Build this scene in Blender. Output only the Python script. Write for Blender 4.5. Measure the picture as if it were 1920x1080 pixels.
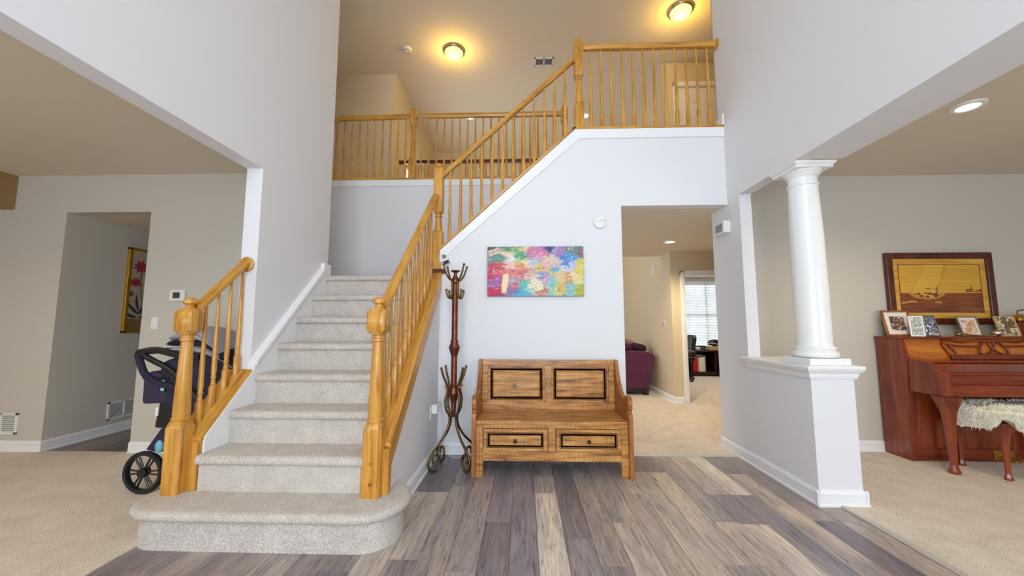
import bpy, bmesh, math, random
from mathutils import Vector, Matrix
random.seed(7)
R = math.radians
for o in list(bpy.data.objects): bpy.data.objects.remove(o)
SC = bpy.context.scene
COL = SC.collection

# ------------------------------------------------------------------ camera
cd = bpy.data.cameras.new('camera'); cam = bpy.data.objects.new('camera', cd); COL.objects.link(cam)
cd.sensor_width = 36.0; cd.lens = 36.0*715/1920; cd.clip_start = .02; cd.clip_end = 200
cam.location = (0, 0, 1.25); cam.rotation_euler = (R(90+5.488), 0, R(1.882))
SC.camera = cam
# ------------------------------------------------------------------ view + world
SC.view_settings.view_transform = 'Standard'; SC.view_settings.look = 'None'
SC.view_settings.gamma = 1; SC.view_settings.use_curve_mapping = False
SC.view_settings.exposure = 1.06
w = bpy.data.worlds.new('sky'); SC.world = w; w.use_nodes = True
bg = w.node_tree.nodes['Background']; bg.inputs[0].default_value = (.79, .895, 1.0, 1); bg.inputs[1].default_value = 1.6
# ------------------------------------------------------------------ daylight at the windows
def area(name, loc, rot, sx, sy, power, col):
    l = bpy.data.lights.new(name, 'AREA'); l.shape = 'RECTANGLE'; l.size = sx; l.size_y = sy; l.energy = power; l.color = col
    o = bpy.data.objects.new(name, l); COL.objects.link(o); o.location = loc; o.rotation_euler = rot; return o
DAY = (.79, .895, 1.0)
FY = -1.95
area('daylight_foyer_upper_window', (0, FY, 4.05), (R(90), 0, 0), 2.6, 2.3, 29, DAY)
area('daylight_entry_door_glass', (0, FY, 1.25), (R(90), 0, 0), 2.6, 2.1, 45, DAY)
area('daylight_left_room_window', (-4.1, FY, 1.45), (R(90), 0, 0), 2.0, 1.7, 11, (.95, .97, 1.0))
area('daylight_right_room_window', (4.2, FY, 1.45), (R(90), 0, 0), 2.4, 1.7, 12, (.95, .97, 1.0))
area('daylight_family_window', (-2.45, 7.9, 2.4), (0, R(-90), 0), 3.4, 1.7, 12, (.97, .98, 1.0))
area('daylight_office_window', (4.8, 10.42, 1.5), (R(-90), 0, 0), 1.3, 1.6, 7, (.98, 1.0, 1.0))

# ------------------------------------------------------------------ helpers
BASE = {}
def lin(c): c /= 255.0; return c/12.92 if c <= .04045 else ((c+.055)/1.055)**2.4
def S(r, g, b): return (lin(r), lin(g), lin(b), 1)

class MB:
    def __init__(s): s.v = []; s.f = []
    def add(s, vs, fs):
        n = len(s.v); s.v += [tuple(v) for v in vs]; s.f += [tuple(i+n for i in f) for f in fs]; return s
    def box(s, x0, x1, y0, y1, z0, z1):
        vs = [(x, y, z) for z in (z0, z1) for y in (y0, y1) for x in (x0, x1)]
        return s.add(vs, [(0,2,3,1),(4,5,7,6),(0,1,5,4),(2,6,7,3),(0,4,6,2),(1,3,7,5)])
    def prism(s, poly, axis, a, b):
        n = len(poly)
        def p(q, t):
            return {'x': (t, q[0], q[1]), 'y': (q[0], t, q[1]), 'z': (q[0], q[1], t)}[axis]
        vs = [p(q, a) for q in poly]+[p(q, b) for q in poly]
        fs = [tuple(range(n)), tuple(range(2*n-1, n-1, -1))]+[(i, (i+1) % n, n+(i+1) % n, n+i) for i in range(n)]
        return s.add(vs, fs)
    def loft(s, rings, caps=True, closed=False):
        n = len(rings[0]); vs = [p for r in rings for p in r]; fs = []
        m = len(rings)
        for i in range(m if closed else m-1):
            j = (i+1) % m
            for k in range(n):
                fs.append((i*n+k, i*n+(k+1) % n, j*n+(k+1) % n, j*n+k))
        if caps and not closed: fs += [tuple(range(n-1, -1, -1)), tuple(range((m-1)*n, m*n))]
        return s.add(vs, fs)
    def lathe(s, prof, c=(0, 0, 0), n=16, M=None):
        rings = []
        for r, z in prof:
            r = max(r, .0004)
            ring = [Vector((r*math.cos(2*math.pi*k/n), r*math.sin(2*math.pi*k/n), z)) for k in range(n)]
            if M: ring = [M @ p for p in ring]
            rings.append([(p[0]+c[0], p[1]+c[1], p[2]+c[2]) for p in ring])
        return s.loft(rings)
    def square(s, prof, c=(0, 0, 0)):          # prof: (z, half, chamfer)
        rings = []
        for z, a, ch in prof:
            pts = [(a, -a+ch), (a, a-ch), (a-ch, a), (-a+ch, a), (-a, a-ch), (-a, -a+ch), (-a+ch, -a), (a-ch, -a)]
            rings.append([(c[0]+p[0], c[1]+p[1], c[2]+z) for p in pts])
        return s.loft(rings)
    def tube(s, pts, r, n=8, closed=False):
        pts = [Vector(p) for p in pts]; m = len(pts); rs = r if isinstance(r, (list, tuple)) else [r]*m
        T = []
        for i in range(m):
            a = pts[(i-1) % m] if (i > 0 or closed) else pts[i]; b = pts[(i+1) % m] if (i < m-1 or closed) else pts[i]
            T.append((b-a).normalized())
        u = T[0].orthogonal().normalized(); rings = []
        for i in range(m):
            u = (u-T[i]*u.dot(T[i])).normalized(); v = T[i].cross(u)
            rings.append([tuple(pts[i]+(u*math.cos(2*math.pi*k/n)+v*math.sin(2*math.pi*k/n))*rs[i]) for k in range(n)])
        return s.loft(rings, closed=closed)
    def bar(s, p0, p1, sec, side):              # section (sideways, up) swept with plumb ends
        sd = Vector(side); rings = [[tuple(Vector(p)+sd*a+Vector((0, 0, b))) for a, b in sec] for p in (p0, p1)]
        return s.loft(rings)
    def ellipsoid(s, c, rx, ry, rz, n=14, m=8):
        rings = []
        for i in range(m+1):
            a = -math.pi/2+math.pi*i/m; r = max(math.cos(a), .01)
            rings.append([(c[0]+rx*r*math.cos(2*math.pi*k/n), c[1]+ry*r*math.sin(2*math.pi*k/n), c[2]+rz*math.sin(a)) for k in range(n)])
        return s.loft(rings)
    def xf(s, M, start=0):
        for i in range(start, len(s.v)): s.v[i] = tuple(M @ Vector(s.v[i]))
        return s
    def mesh(s, name, off=(0, 0, 0), smooth=None):
        me = bpy.data.meshes.new(name); me.from_pydata([(v[0]-off[0], v[1]-off[1], v[2]-off[2]) for v in s.v], [], s.f)
        bm = bmesh.new(); bm.from_mesh(me); bmesh.ops.recalc_face_normals(bm, faces=bm.faces); bm.to_mesh(me); bm.free()
        if smooth is not None:
            for p in me.polygons: p.use_smooth = True
            me.set_sharp_from_angle(angle=R(smooth))
        return me
    def build(s, name, mat, parent=None, bevel=0, smooth=None, seg=2):
        if parent is not None: off = BASE[parent.name]
        else:
            xs = [v[0] for v in s.v]; ys = [v[1] for v in s.v]; zs = [v[2] for v in s.v]
            off = ((min(xs)+max(xs))/2, (min(ys)+max(ys))/2, min(zs))
        me = s.mesh(name, off, smooth); me.materials.append(mat)
        o = bpy.data.objects.new(name, me); COL.objects.link(o)
        BASE[o.name] = off
        if parent is not None: o.parent = parent
        else: o.location = off
        if bevel:
            b = o.modifiers.new('bevel', 'BEVEL'); b.width = bevel; b.segments = seg; b.limit_method = 'ANGLE'; b.angle_limit = R(40)
        return o
def B(*a): return MB().box(*a)
def tag(o, label, cat, group=None):
    o['label'] = label; o['category'] = cat
    if group: o['group'] = group
    return o
def thing(name, label, cat, loc, group=None):
    o = bpy.data.objects.new(name, None); COL.objects.link(o); o.location = loc; o.empty_display_size = .05
    BASE[o.name] = tuple(loc); return tag(o, label, cat, group)
def struct(o): o['kind'] = 'structure'; return o
def put(me, name, parent, loc, rot=None, scale=None, mat=None):    # copy of a shared mesh under a thing, loc in world coordinates
    o = bpy.data.objects.new(name, me); COL.objects.link(o)
    b = BASE[parent.name]; o.parent = parent; o.location = (loc[0]-b[0], loc[1]-b[1], loc[2]-b[2]); BASE[o.name] = tuple(loc)
    if rot: o.rotation_euler = rot
    if scale: o.scale = scale
    return o
def mesh_of(mb, name, mat, smooth=None):
    me = mb.mesh(name, smooth=smooth); me.materials.append(mat); return me

# ------------------------------------------------------------------ materials
def mat_new(name):
    m = bpy.data.materials.new(name); m.use_nodes = True; nt = m.node_tree
    return m, nt, nt.nodes['Principled BSDF'], (lambda t: nt.nodes.new(t)), nt.links.new
def plain(name, col, rough=.5, metal=0, noise=0, nscale=60, bump=0, spec=None, coat=0):
    m, nt, p, N, L = mat_new(name)
    p.inputs['Roughness'].default_value = rough; p.inputs['Metallic'].default_value = metal; p.inputs['Base Color'].default_value = col
    if spec is not None: p.inputs['Specular IOR Level'].default_value = spec
    if coat: p.inputs['Coat Weight'].default_value = coat; p.inputs['Coat Roughness'].default_value = .15
    if noise or bump:
        tc = N('ShaderNodeTexCoord'); n = N('ShaderNodeTexNoise'); n.inputs['Scale'].default_value = nscale; n.inputs['Detail'].default_value = 4
        L(tc.outputs['Object'], n.inputs['Vector'])
        if noise:
            r = N('ShaderNodeValToRGB'); r.color_ramp.elements[0].position = .3; r.color_ramp.elements[1].position = .7
            r.color_ramp.elements[0].color = tuple(c*(1-noise) for c in col[:3])+(1,); r.color_ramp.elements[1].color = tuple(min(1, c*(1+noise)) for c in col[:3])+(1,)
            L(n.outputs['Fac'], r.inputs['Fac']); L(r.outputs['Color'], p.inputs['Base Color'])
        if bump:
            b = N('ShaderNodeBump'); b.inputs['Strength'].default_value = bump; b.inputs['Distance'].default_value = .01
            L(n.outputs['Fac'], b.inputs['Height']); L(b.outputs['Normal'], p.inputs['Normal'])
    return m
def emit(name, col, st):
    m, nt, p, N, L = mat_new(name); p.inputs['Base Color'].default_value = col
    p.inputs['Emission Color'].default_value = col; p.inputs['Emission Strength'].default_value = st; return m
def wood(name, dark, mid, light, sc=(30, 30, 2.2), rough=.35, bump=.06, coat=0, saw=None, knots=0, rot=None):
    m, nt, p, N, L = mat_new(name)
    tc = N('ShaderNodeTexCoord'); oi = N('ShaderNodeObjectInfo'); ad = N('ShaderNodeVectorMath'); ad.operation = 'ADD'
    mu = N('ShaderNodeMath'); mu.operation = 'MULTIPLY'; mu.inputs[1].default_value = 7.3; L(oi.outputs['Random'], mu.inputs[0])
    L(tc.outputs['Object'], ad.inputs[0]); L(mu.outputs[0], ad.inputs[1])
    mp = N('ShaderNodeMapping'); mp.inputs['Scale'].default_value = sc; src = ad.outputs[0]
    if rot:
        mr = N('ShaderNodeMapping'); mr.inputs['Rotation'].default_value = rot; L(src, mr.inputs['Vector']); src = mr.outputs[0]
    L(src, mp.inputs['Vector'])
    n = N('ShaderNodeTexNoise'); n.inputs['Scale'].default_value = 1; n.inputs['Detail'].default_value = 6; n.inputs['Roughness'].default_value = .62; n.inputs['Distortion'].default_value = .5
    L(mp.outputs[0], n.inputs['Vector'])
    r = N('ShaderNodeValToRGB'); e = r.color_ramp.elements; e[0].position = .3; e[0].color = dark; e[1].position = .72; e[1].color = light
    k = e.new(.5); k.color = mid; L(n.outputs['Fac'], r.inputs['Fac']); out = r.outputs['Color']
    if knots:
        vo = N('ShaderNodeTexVoronoi'); vo.inputs['Scale'].default_value = 4.2; L(ad.outputs[0], vo.inputs['Vector'])
        kr = N('ShaderNodeValToRGB'); kr.color_ramp.elements[0].position = .05; kr.color_ramp.elements[0].color = (1, 1, 1, 1); kr.color_ramp.elements[1].position = .17; kr.color_ramp.elements[1].color = (0, 0, 0, 1)
        L(vo.outputs['Distance'], kr.inputs['Fac']); mx = N('ShaderNodeMixRGB'); mx.inputs['Color2'].default_value = (.045, .016, .006, 1)
        kk = N('ShaderNodeMath'); kk.operation = 'MULTIPLY'; kk.inputs[1].default_value = knots; L(kr.outputs['Color'], kk.inputs[0]); L(kk.outputs[0], mx.inputs['Fac']); L(out, mx.inputs['Color1']); out = mx.outputs['Color']
    if saw:
        wv = N('ShaderNodeTexWave'); wv.bands_direction = 'X'; wv.inputs['Scale'].default_value = saw; wv.inputs['Distortion'].default_value = 1.2; wv.inputs['Detail'].default_value = 2
        L(ad.outputs[0], wv.inputs['Vector'])
        n2 = N('ShaderNodeTexNoise'); n2.inputs['Scale'].default_value = 9; L(ad.outputs[0], n2.inputs['Vector'])
        wr = N('ShaderNodeMath'); wr.operation = 'MULTIPLY'; L(wv.outputs['Fac'], wr.inputs[0]); L(n2.outputs['Fac'], wr.inputs[1])
        w2 = N('ShaderNodeMath'); w2.operation = 'MULTIPLY'; w2.inputs[1].default_value = 1.25; L(wr.outputs[0], w2.inputs[0])
        mx2 = N('ShaderNodeMixRGB'); mx2.blend_type = 'MULTIPLY'; mx2.inputs['Color2'].default_value = (.22, .12, .06, 1); L(w2.outputs[0], mx2.inputs['Fac']); L(out, mx2.inputs['Color1']); out = mx2.outputs['Color']
    L(out, p.inputs['Base Color']); p.inputs['Roughness'].default_value = rough
    b = N('ShaderNodeBump'); b.inputs['Strength'].default_value = bump; b.inputs['Distance'].default_value = .004; L(n.outputs['Fac'], b.inputs['Height']); L(b.outputs['Normal'], p.inputs['Normal'])
    if coat: p.inputs['Coat Weight'].default_value = coat; p.inputs['Coat Roughness'].default_value = .12
    return m
def carpet_mat(name, c0, c1, sc=150, big=6, bump=.6):
    m, nt, p, N, L = mat_new(name)
    g = N('ShaderNodeNewGeometry')
    n = N('ShaderNodeTexNoise'); n.inputs['Scale'].default_value = sc; n.inputs['Detail'].default_value = 3; n.inputs['Roughness'].default_value = .7
    n2 = N('ShaderNodeTexNoise'); n2.inputs['Scale'].default_value = big; n2.inputs['Detail'].default_value = 3
    L(g.outputs['Position'], n.inputs['Vector']); L(g.outputs['Position'], n2.inputs['Vector'])
    r = N('ShaderNodeValToRGB'); r.color_ramp.elements[0].position = .33; r.color_ramp.elements[0].color = c0; r.color_ramp.elements[1].position = .62; r.color_ramp.elements[1].color = c1
    L(n.outputs['Fac'], r.inputs['Fac'])
    r2 = N('ShaderNodeValToRGB'); r2.color_ramp.elements[0].position = .3; r2.color_ramp.elements[0].color = (.86, .85, .84, 1); r2.color_ramp.elements[1].position = .7; r2.color_ramp.elements[1].color = (1, 1, 1, 1)
    L(n2.outputs['Fac'], r2.inputs['Fac'])
    mx = N('ShaderNodeMixRGB'); mx.blend_type = 'MULTIPLY'; mx.inputs['Fac'].default_value = 1; L(r.outputs['Color'], mx.inputs['Color1']); L(r2.outputs['Color'], mx.inputs['Color2'])
    L(mx.outputs['Color'], p.inputs['Base Color']); p.inputs['Roughness'].default_value = .95; p.inputs['Specular IOR Level'].default_value = .1
    p.inputs['Sheen Weight'].default_value = .15
    b = N('ShaderNodeBump'); b.inputs['Strength'].default_value = bump; b.inputs['Distance'].default_value = .006; L(n.outputs['Fac'], b.inputs['Height']); L(b.outputs['Normal'], p.inputs['Normal'])
    return m
def attr_mat(name, rough=.5, bump=0, coat=0):
    m, nt, p, N, L = mat_new(name)
    a = N('ShaderNodeVertexColor'); a.layer_name = 'Col'; L(a.outputs['Color'], p.inputs['Base Color']); p.inputs['Roughness'].default_value = rough
    if coat: p.inputs['Coat Weight'].default_value = coat; p.inputs['Coat Roughness'].default_value = .08
    if bump:
        tc = N('ShaderNodeTexCoord'); n = N('ShaderNodeTexNoise'); n.inputs['Scale'].default_value = 45; n.inputs['Detail'].default_value = 5; L(tc.outputs['Object'], n.inputs['Vector'])
        b = N('ShaderNodeBump'); b.inputs['Strength'].default_value = bump; b.inputs['Distance'].default_value = .01; L(n.outputs['Fac'], b.inputs['Height']); L(b.outputs['Normal'], p.inputs['Normal'])
    return m
def plank_mat():
    m, nt, p, N, L = mat_new('weathered_plank')
    oi = N('ShaderNodeObjectInfo'); g = N('ShaderNodeNewGeometry')
    ad = N('ShaderNodeVectorMath'); ad.operation = 'ADD'; mu = N('ShaderNodeMath'); mu.operation = 'MULTIPLY'; mu.inputs[1].default_value = 31.7
    L(oi.outputs['Random'], mu.inputs[0]); L(g.outputs['Position'], ad.inputs[0]); L(mu.outputs[0], ad.inputs[1])
    mp = N('ShaderNodeMapping'); mp.inputs['Scale'].default_value = (84, 5.2, 1); L(ad.outputs[0], mp.inputs['Vector'])
    n = N('ShaderNodeTexNoise'); n.inputs['Scale'].default_value = 1; n.inputs['Detail'].default_value = 8; n.inputs['Roughness'].default_value = .66; n.inputs['Distortion'].default_value = .9; L(mp.outputs[0], n.inputs['Vector'])
    mp2 = N('ShaderNodeMapping'); mp2.inputs['Scale'].default_value = (9, 1.1, 1); L(ad.outputs[0], mp2.inputs['Vector'])
    n2 = N('ShaderNodeTexNoise'); n2.inputs['Scale'].default_value = 1; n2.inputs['Detail'].default_value = 3; L(mp2.outputs[0], n2.inputs['Vector'])
    r = N('ShaderNodeValToRGB'); e = r.color_ramp.elements; e[0].position = .3; e[0].color = (.22, .21, .22, 1); e[1].position = .64; e[1].color = (1.15, 1.15, 1.16, 1); k = e.new(.46); k.color = (.84, .84, .85, 1); L(n.outputs['Fac'], r.inputs['Fac'])
    r2 = N('ShaderNodeValToRGB'); r2.color_ramp.elements[0].position = .35; r2.color_ramp.elements[0].color = (.74, .74, .80, 1); r2.color_ramp.elements[1].position = .65; r2.color_ramp.elements[1].color = (1.12, 1.08, 1.02, 1); L(n2.outputs['Fac'], r2.inputs['Fac'])
    m1 = N('ShaderNodeMixRGB'); m1.blend_type = 'MULTIPLY'; m1.inputs['Fac'].default_value = 1; L(r.outputs['Color'], m1.inputs['Color1']); L(r2.outputs['Color'], m1.inputs['Color2'])
    m2 = N('ShaderNodeMixRGB'); m2.blend_type = 'MULTIPLY'; m2.inputs['Fac'].default_value = 1; L(m1.outputs['Color'], m2.inputs['Color1']); L(oi.outputs['Color'], m2.inputs['Color2'])
    L(m2.outputs['Color'], p.inputs['Base Color']); p.inputs['Roughness'].default_value = .36
    b = N('ShaderNodeBump'); b.inputs['Strength'].default_value = .12; b.inputs['Distance'].default_value = .003; L(n.outputs['Fac'], b.inputs['Height']); L(b.outputs['Normal'], p.inputs['Normal'])
    return m

M = {}
M['wall'] = plain('greige_wall_paint', S(230, 229, 231), .75, bump=.02, nscale=250)
M['wall2'] = plain('wall_paint_warm_shade', S(204, 198, 187), .75, bump=.02, nscale=250)  # wall paint with the side rooms' warm shade put into the colour
M['wall3'] = plain('wall_paint_lamplight_tint', S(214, 198, 168), .75, bump=.02, nscale=250)  # wall paint with the upstairs lamps' warm glow put into the colour
M['header_shade'] = plain('header_shade_tint', S(158, 128, 84), .75)  # brown stands in for the shade on the unlit left-room header
M['ceil'] = plain('ceiling_paint', S(220, 208, 189), .85, bump=.02, nscale=200)
M['white'] = plain('white_trim_paint', S(240, 240, 241), .4)
M['gloss'] = plain('white_column_gloss', S(240, 240, 238), .22)
M['plastic'] = plain('white_plastic', S(236, 236, 232), .4)
M['grey'] = plain('grey_plastic', S(120, 122, 124), .5)
M['dark'] = plain('black_plastic', S(24, 24, 27), .35)
M['oak'] = wood('honey_oak', S(158, 96, 26), S(204, 146, 58), S(220, 168, 82), (36, 36, 3.0), .32, .05, coat=.2)
OAK3 = (S(158, 96, 26), S(204, 146, 58), S(220, 168, 82))
M['oakx'] = wood('honey_oak_level', *OAK3, (3, 36, 36), .32, .05, coat=.2)
M['oakr'] = wood('honey_oak_rake', *OAK3, (36, 3, 36), .32, .05, coat=.2, rot=(R(-42.3), 0, 0))
M['oaku'] = wood('honey_oak_upper_rake', *OAK3, (3, 36, 36), .32, .05, coat=.2, rot=(0, R(42.3), 0))
M['carpet'] = carpet_mat('beige_carpet', S(198, 182, 162), S(244, 231, 215), 130)
M['stair'] = carpet_mat('grey_beige_stair_carpet', S(166, 156, 147), S(232, 223, 213), 170, 9)
M['plank'] = plank_mat()
M['pine'] = wood('rustic_honey_pine', S(120, 64, 22), S(208, 144, 68), S(238, 188, 112), (3.2, 34, 34), .4, .12, coat=.15, saw=28, knots=.85)
M['pined'] = wood('rustic_pine_end', S(104, 54, 18), S(156, 92, 36), S(186, 120, 54), (30, 30, 3), .42, .1, coat=.1)
M['groove'] = plain('dark_stained_groove', S(88, 52, 22), .6)
M['bronze'] = plain('aged_bronze', S(112, 88, 56), .36, .85, .35, 25)
M['copper'] = plain('brown_copper', S(120, 70, 52), .34, .85, .3, 30)
M['brass'] = plain('brass', S(205, 165, 80), .28, 1.0, .2, 30)
M['silver'] = plain('silver', S(225, 225, 225), .18, 1.0)
M['nickel'] = plain('brushed_nickel', S(170, 155, 130), .3, .9)
M['cherry'] = wood('red_cherry_wood', S(82, 24, 8), S(128, 46, 16), S(156, 70, 28), (14, 14, 1.4), .25, .03, coat=.5)
M['cherryh'] = wood('red_cherry_wood_horizontal', S(82, 24, 8), S(126, 44, 15), S(154, 68, 26), (1.4, 14, 14), .25, .03, coat=.5)
M['frame'] = wood('dark_mahogany', S(50, 14, 8), S(84, 30, 18), S(104, 44, 26), (14, 14, 3), .3, .02, coat=.3)
M['maple'] = wood('gold_maple', S(190, 130, 40), S(216, 162, 62), S(230, 184, 90), (2, 12, 30), .3, .02, coat=.3)
M['paint'] = attr_mat('abstract_paint', .45, .9)
M['print'] = attr_mat('printed_picture', .35, 0, .3)
M['canvas_edge'] = plain('canvas_edge', S(70, 74, 72), .7, noise=.4, nscale=20)
M['gold'] = plain('gold_frame', S(206, 160, 48), .35, .7)
M['purple'] = plain('plum_fabric', S(84, 36, 66), .9, noise=.18, nscale=40, bump=.2)
M['plumd'] = plain('dark_plum_fabric', S(58, 22, 44), .9, noise=.2, nscale=40)
M['taupe'] = plain('taupe_fabric', S(148, 116, 110), .9, noise=.15, nscale=40)
M['black'] = plain('black_leather', S(26, 24, 26), .35, bump=.1, nscale=90)
M['espresso'] = plain('espresso_wood', S(44, 20, 18), .35, noise=.3, nscale=20)
M['navy'] = plain('navy_fabric', S(30, 30, 52), .8, noise=.3, nscale=45, bump=.2)
M['violet'] = plain('dark_violet_fabric', S(52, 36, 66), .8, noise=.3, nscale=30, bump=.3)
M['greyfab'] = plain('pale_grey_fabric', S(176, 172, 182), .85, noise=.12, nscale=40, bump=.2)
M['fleece'] = plain('cream_fleece', S(248, 241, 226), .95, noise=.1, nscale=18, bump=.4)
M['rubber'] = plain('black_rubber', S(20, 20, 24), .6)
M['blind'] = plain('white_blind', S(240, 241, 242), .5)
_nt = M['blind'].node_tree; _t = _nt.nodes.new('ShaderNodeBsdfTranslucent'); _t.inputs[0].default_value = (.85, .87, .86, 1); _m = _nt.nodes.new('ShaderNodeMixShader'); _m.inputs[0].default_value = .35
_o = _nt.nodes['Material Output']; _nt.links.new(_nt.nodes['Principled BSDF'].outputs[0], _m.inputs[1]); _nt.links.new(_t.outputs[0], _m.inputs[2]); _nt.links.new(_m.outputs[0], _o.inputs['Surface'])
M['strip'] = plain('satin_threshold_strip', S(196, 188, 178), .35)
M['lampglass'] = emit('lit_lamp_glass', (1.0, .74, .30, 1), .62)
M['lens'] = emit('lit_recessed_lens', (1.0, .86, .56, 1), 2.0)
M['red'] = plain('red_binder', S(190, 24, 50), .5); M['orange'] = plain('orange_folder', S(214, 130, 60), .5)
M['paper'] = plain('white_paper', S(232, 228, 220), .6); M['tan'] = plain('tan_folder', S(206, 170, 120), .6)
M['greenl'] = plain('pale_green_tag', S(150, 220, 180), .5); M['teal'] = plain('teal_toy', S(110, 180, 200), .5)
def glass(name):
    m, nt, p, N, L = mat_new(name); p.inputs['Base Color'].default_value = (.95, .98, 1, 1); p.inputs['Roughness'].default_value = .02
    p.inputs['Transmission Weight'].default_value = 1; p.inputs['IOR'].default_value = 1.02; return m
M['glass'] = glass('window_glass')

# ================================================================== SETTING
H0 = .2195                       # stair rise
RUN = .241
def NOSE(k): return 2.385+RUN*(k-2)
XL, XR = -2.08, 2.05
ZC, ZR, ZU = 5.75, 2.82, 3.27     # upper ceiling, room ceilings, upper floor
def wall(name, boxes, m='wall'):
    mb = MB()
    for b in boxes: mb.box(*b)
    return struct(mb.build(name, M[m]))

# ---- floors
floor = struct(B(-2.2, 2.185, -1.8, 3.83, -.12, -.006).build('floor', M['groove']))
struct(B(-7.5, -2.2, -1.8, 3.76, -.12, .006).build('floor.001', M['carpet']))
struct(B(2.185, 6.5, -1.8, 4.03, -.12, .006).build('floor.002', M['carpet']))
struct(MB().box(.9, 2.05, 3.83, 4.15, -.12, .006).box(-2.3, 6.5, 4.15, 11.0, -.12, .006).build('floor.003', M['carpet']))
rec = struct(B(-4.8, -3.87, 3.76, 6.0, -.12, -.006).build('floor.004', M['groove']))
# planks
PAL = [S(166, 153, 148), S(154, 142, 139), S(144, 134, 134), S(180, 168, 160), S(134, 125, 128), S(160, 151, 149), S(170, 157, 149), S(150, 142, 146)]
LIGHT, LT2 = S(224, 210, 194), S(194, 180, 167)
PW = .161; PL = 1.22
pm = MB(); c = .0016
rings = []
for z, d in ((-.006, 0), (-.0015, 0), (0, c)):
    rings.append([(d, d*1.0, z), (PW-.0015-d, d, z), (PW-.0015-d, PL-.0012-d, z), (d, PL-.0012-d, z)])
pm.loft(rings); plank_me = mesh_of(pm, 'floor_plank', M['plank'])
def plank(par, x, y0, y1, col):
    o = put(plank_me, 'floor_plank', par, (x, y0, 0), scale=(1, (y1-y0)/PL, 1)); o.color = col; return o
# hand-read joints and tones: row index -> list of (y_end values, colours)
fixed = {0: [(3.30, None), (2.98, PAL[3]), (1.3, LIGHT)], 3: [(2.57, None), (1.3, LT2)], 4: [(3.0, LT2), (1.7, None)], 5: [(3.42, PAL[2]), (3.0, LT2), (1.9, PAL[3])],
         6: [(3.42, PAL[2]), (2.16, LT2)], 7: [(2.6, PAL[5]), (2.16, LT2)], 8: [(3.0, LT2), (2.58, PAL[7]), (1.3, LIGHT)], 9: [(3.0, LIGHT), (1.9, PAL[7])], 10: [(3.4, PAL[2]), (2.2, LT2)],
         -2: [(2.56, PAL[7]), (1.4, PAL[4])], -5: [(2.98, PAL[4]), (2.15, LT2)], -6: [(2.98, PAL[4]), (1.7, LT2)], -1: [(2.96, PAL[5]), (1.9, PAL[7])]}
Y_END = .35
r_ = random.Random(11)
for n in range(-15, 14):
    x = .072+PW*n
    if x < -2.2-.15 or x+PW > 2.185+.17: continue
    top = 3.826
    if x+PW < -.85: top = 2.62
    y = top; seq = fixed.get(n)
    lst = []
    if seq and x > -.9:
        for ye, colr in seq: lst.append((ye, colr)); 
    ycur = lst[-1][0] if lst else top-r_.uniform(.15, 1.2)
    if not lst: lst.append((ycur, None))
    while ycur > Y_END: ycur -= PL; lst.append((max(ycur, Y_END), None))
    for ye, colr in lst:
        if ye >= y: continue
        xx0 = x; sx = 1
        o = plank(floor, x, ye, y, colr or PAL[r_.randrange(len(PAL))])
        if x < -2.2: o.location.x += (-2.2-x); o.scale.x = (x+PW+2.2)/PW
        if x+PW > 2.185: o.scale.x = (2.185-x)/PW
        y = ye
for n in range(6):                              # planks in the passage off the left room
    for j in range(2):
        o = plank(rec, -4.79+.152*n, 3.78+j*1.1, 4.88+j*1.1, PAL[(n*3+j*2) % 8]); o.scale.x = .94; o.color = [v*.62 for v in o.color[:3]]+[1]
struct(B(2.168, 2.205, -1.8, 2.845, -.004, .012).build('trim_1', M['strip'], bevel=.005))
struct(B(1.0, 2.05, 3.815, 3.85, -.004, .011).build('trim_2', M['strip'], bevel=.004))

# ---- walls round the foyer
wall('wall_left', [(-2.21, XL, -1.8, 2.87, 2.49, ZC), (-2.21, XL, 2.87, 3.93, 0, ZC)])
wall('wall_right', [(XR, 2.16, -1.8, 3.61, 2.49, ZC), (2.16, 2.385, -1.8, 2.83, 2.49, ZR), (XR, 2.16, 3.61, 3.92, 0, ZC), (XR, 2.16, 3.92, 4.15, 0, 3.29)])
wall('wall_knee', [(2.045, 2.345, 2.847, 3.61, 0, .885)])
mb = MB(); mb.prism([(-.86, 0), (.985, 0), (.985, 2.455), (XR, 2.455), (XR, ZU), (.53, ZU), (-.86, 2.005)], 'y', 3.82, 3.94)
struct(mb.build('wall_stair', M['wall']))
mb = MB(); mb.prism([(2.44, 0), (3.82, 0), (3.82, 1.62), (2.44, .40)], 'x', -.985, -.855); struct(mb.build('wall_stair_side', M['wall']))
mb = MB(); mb.prism([(2.44, 0), (2.87, 0), (2.87, .80), (2.44, .40)], 'x', -2.2, -2.052); struct(mb.build('wall_stair_end', M['white']))
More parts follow.
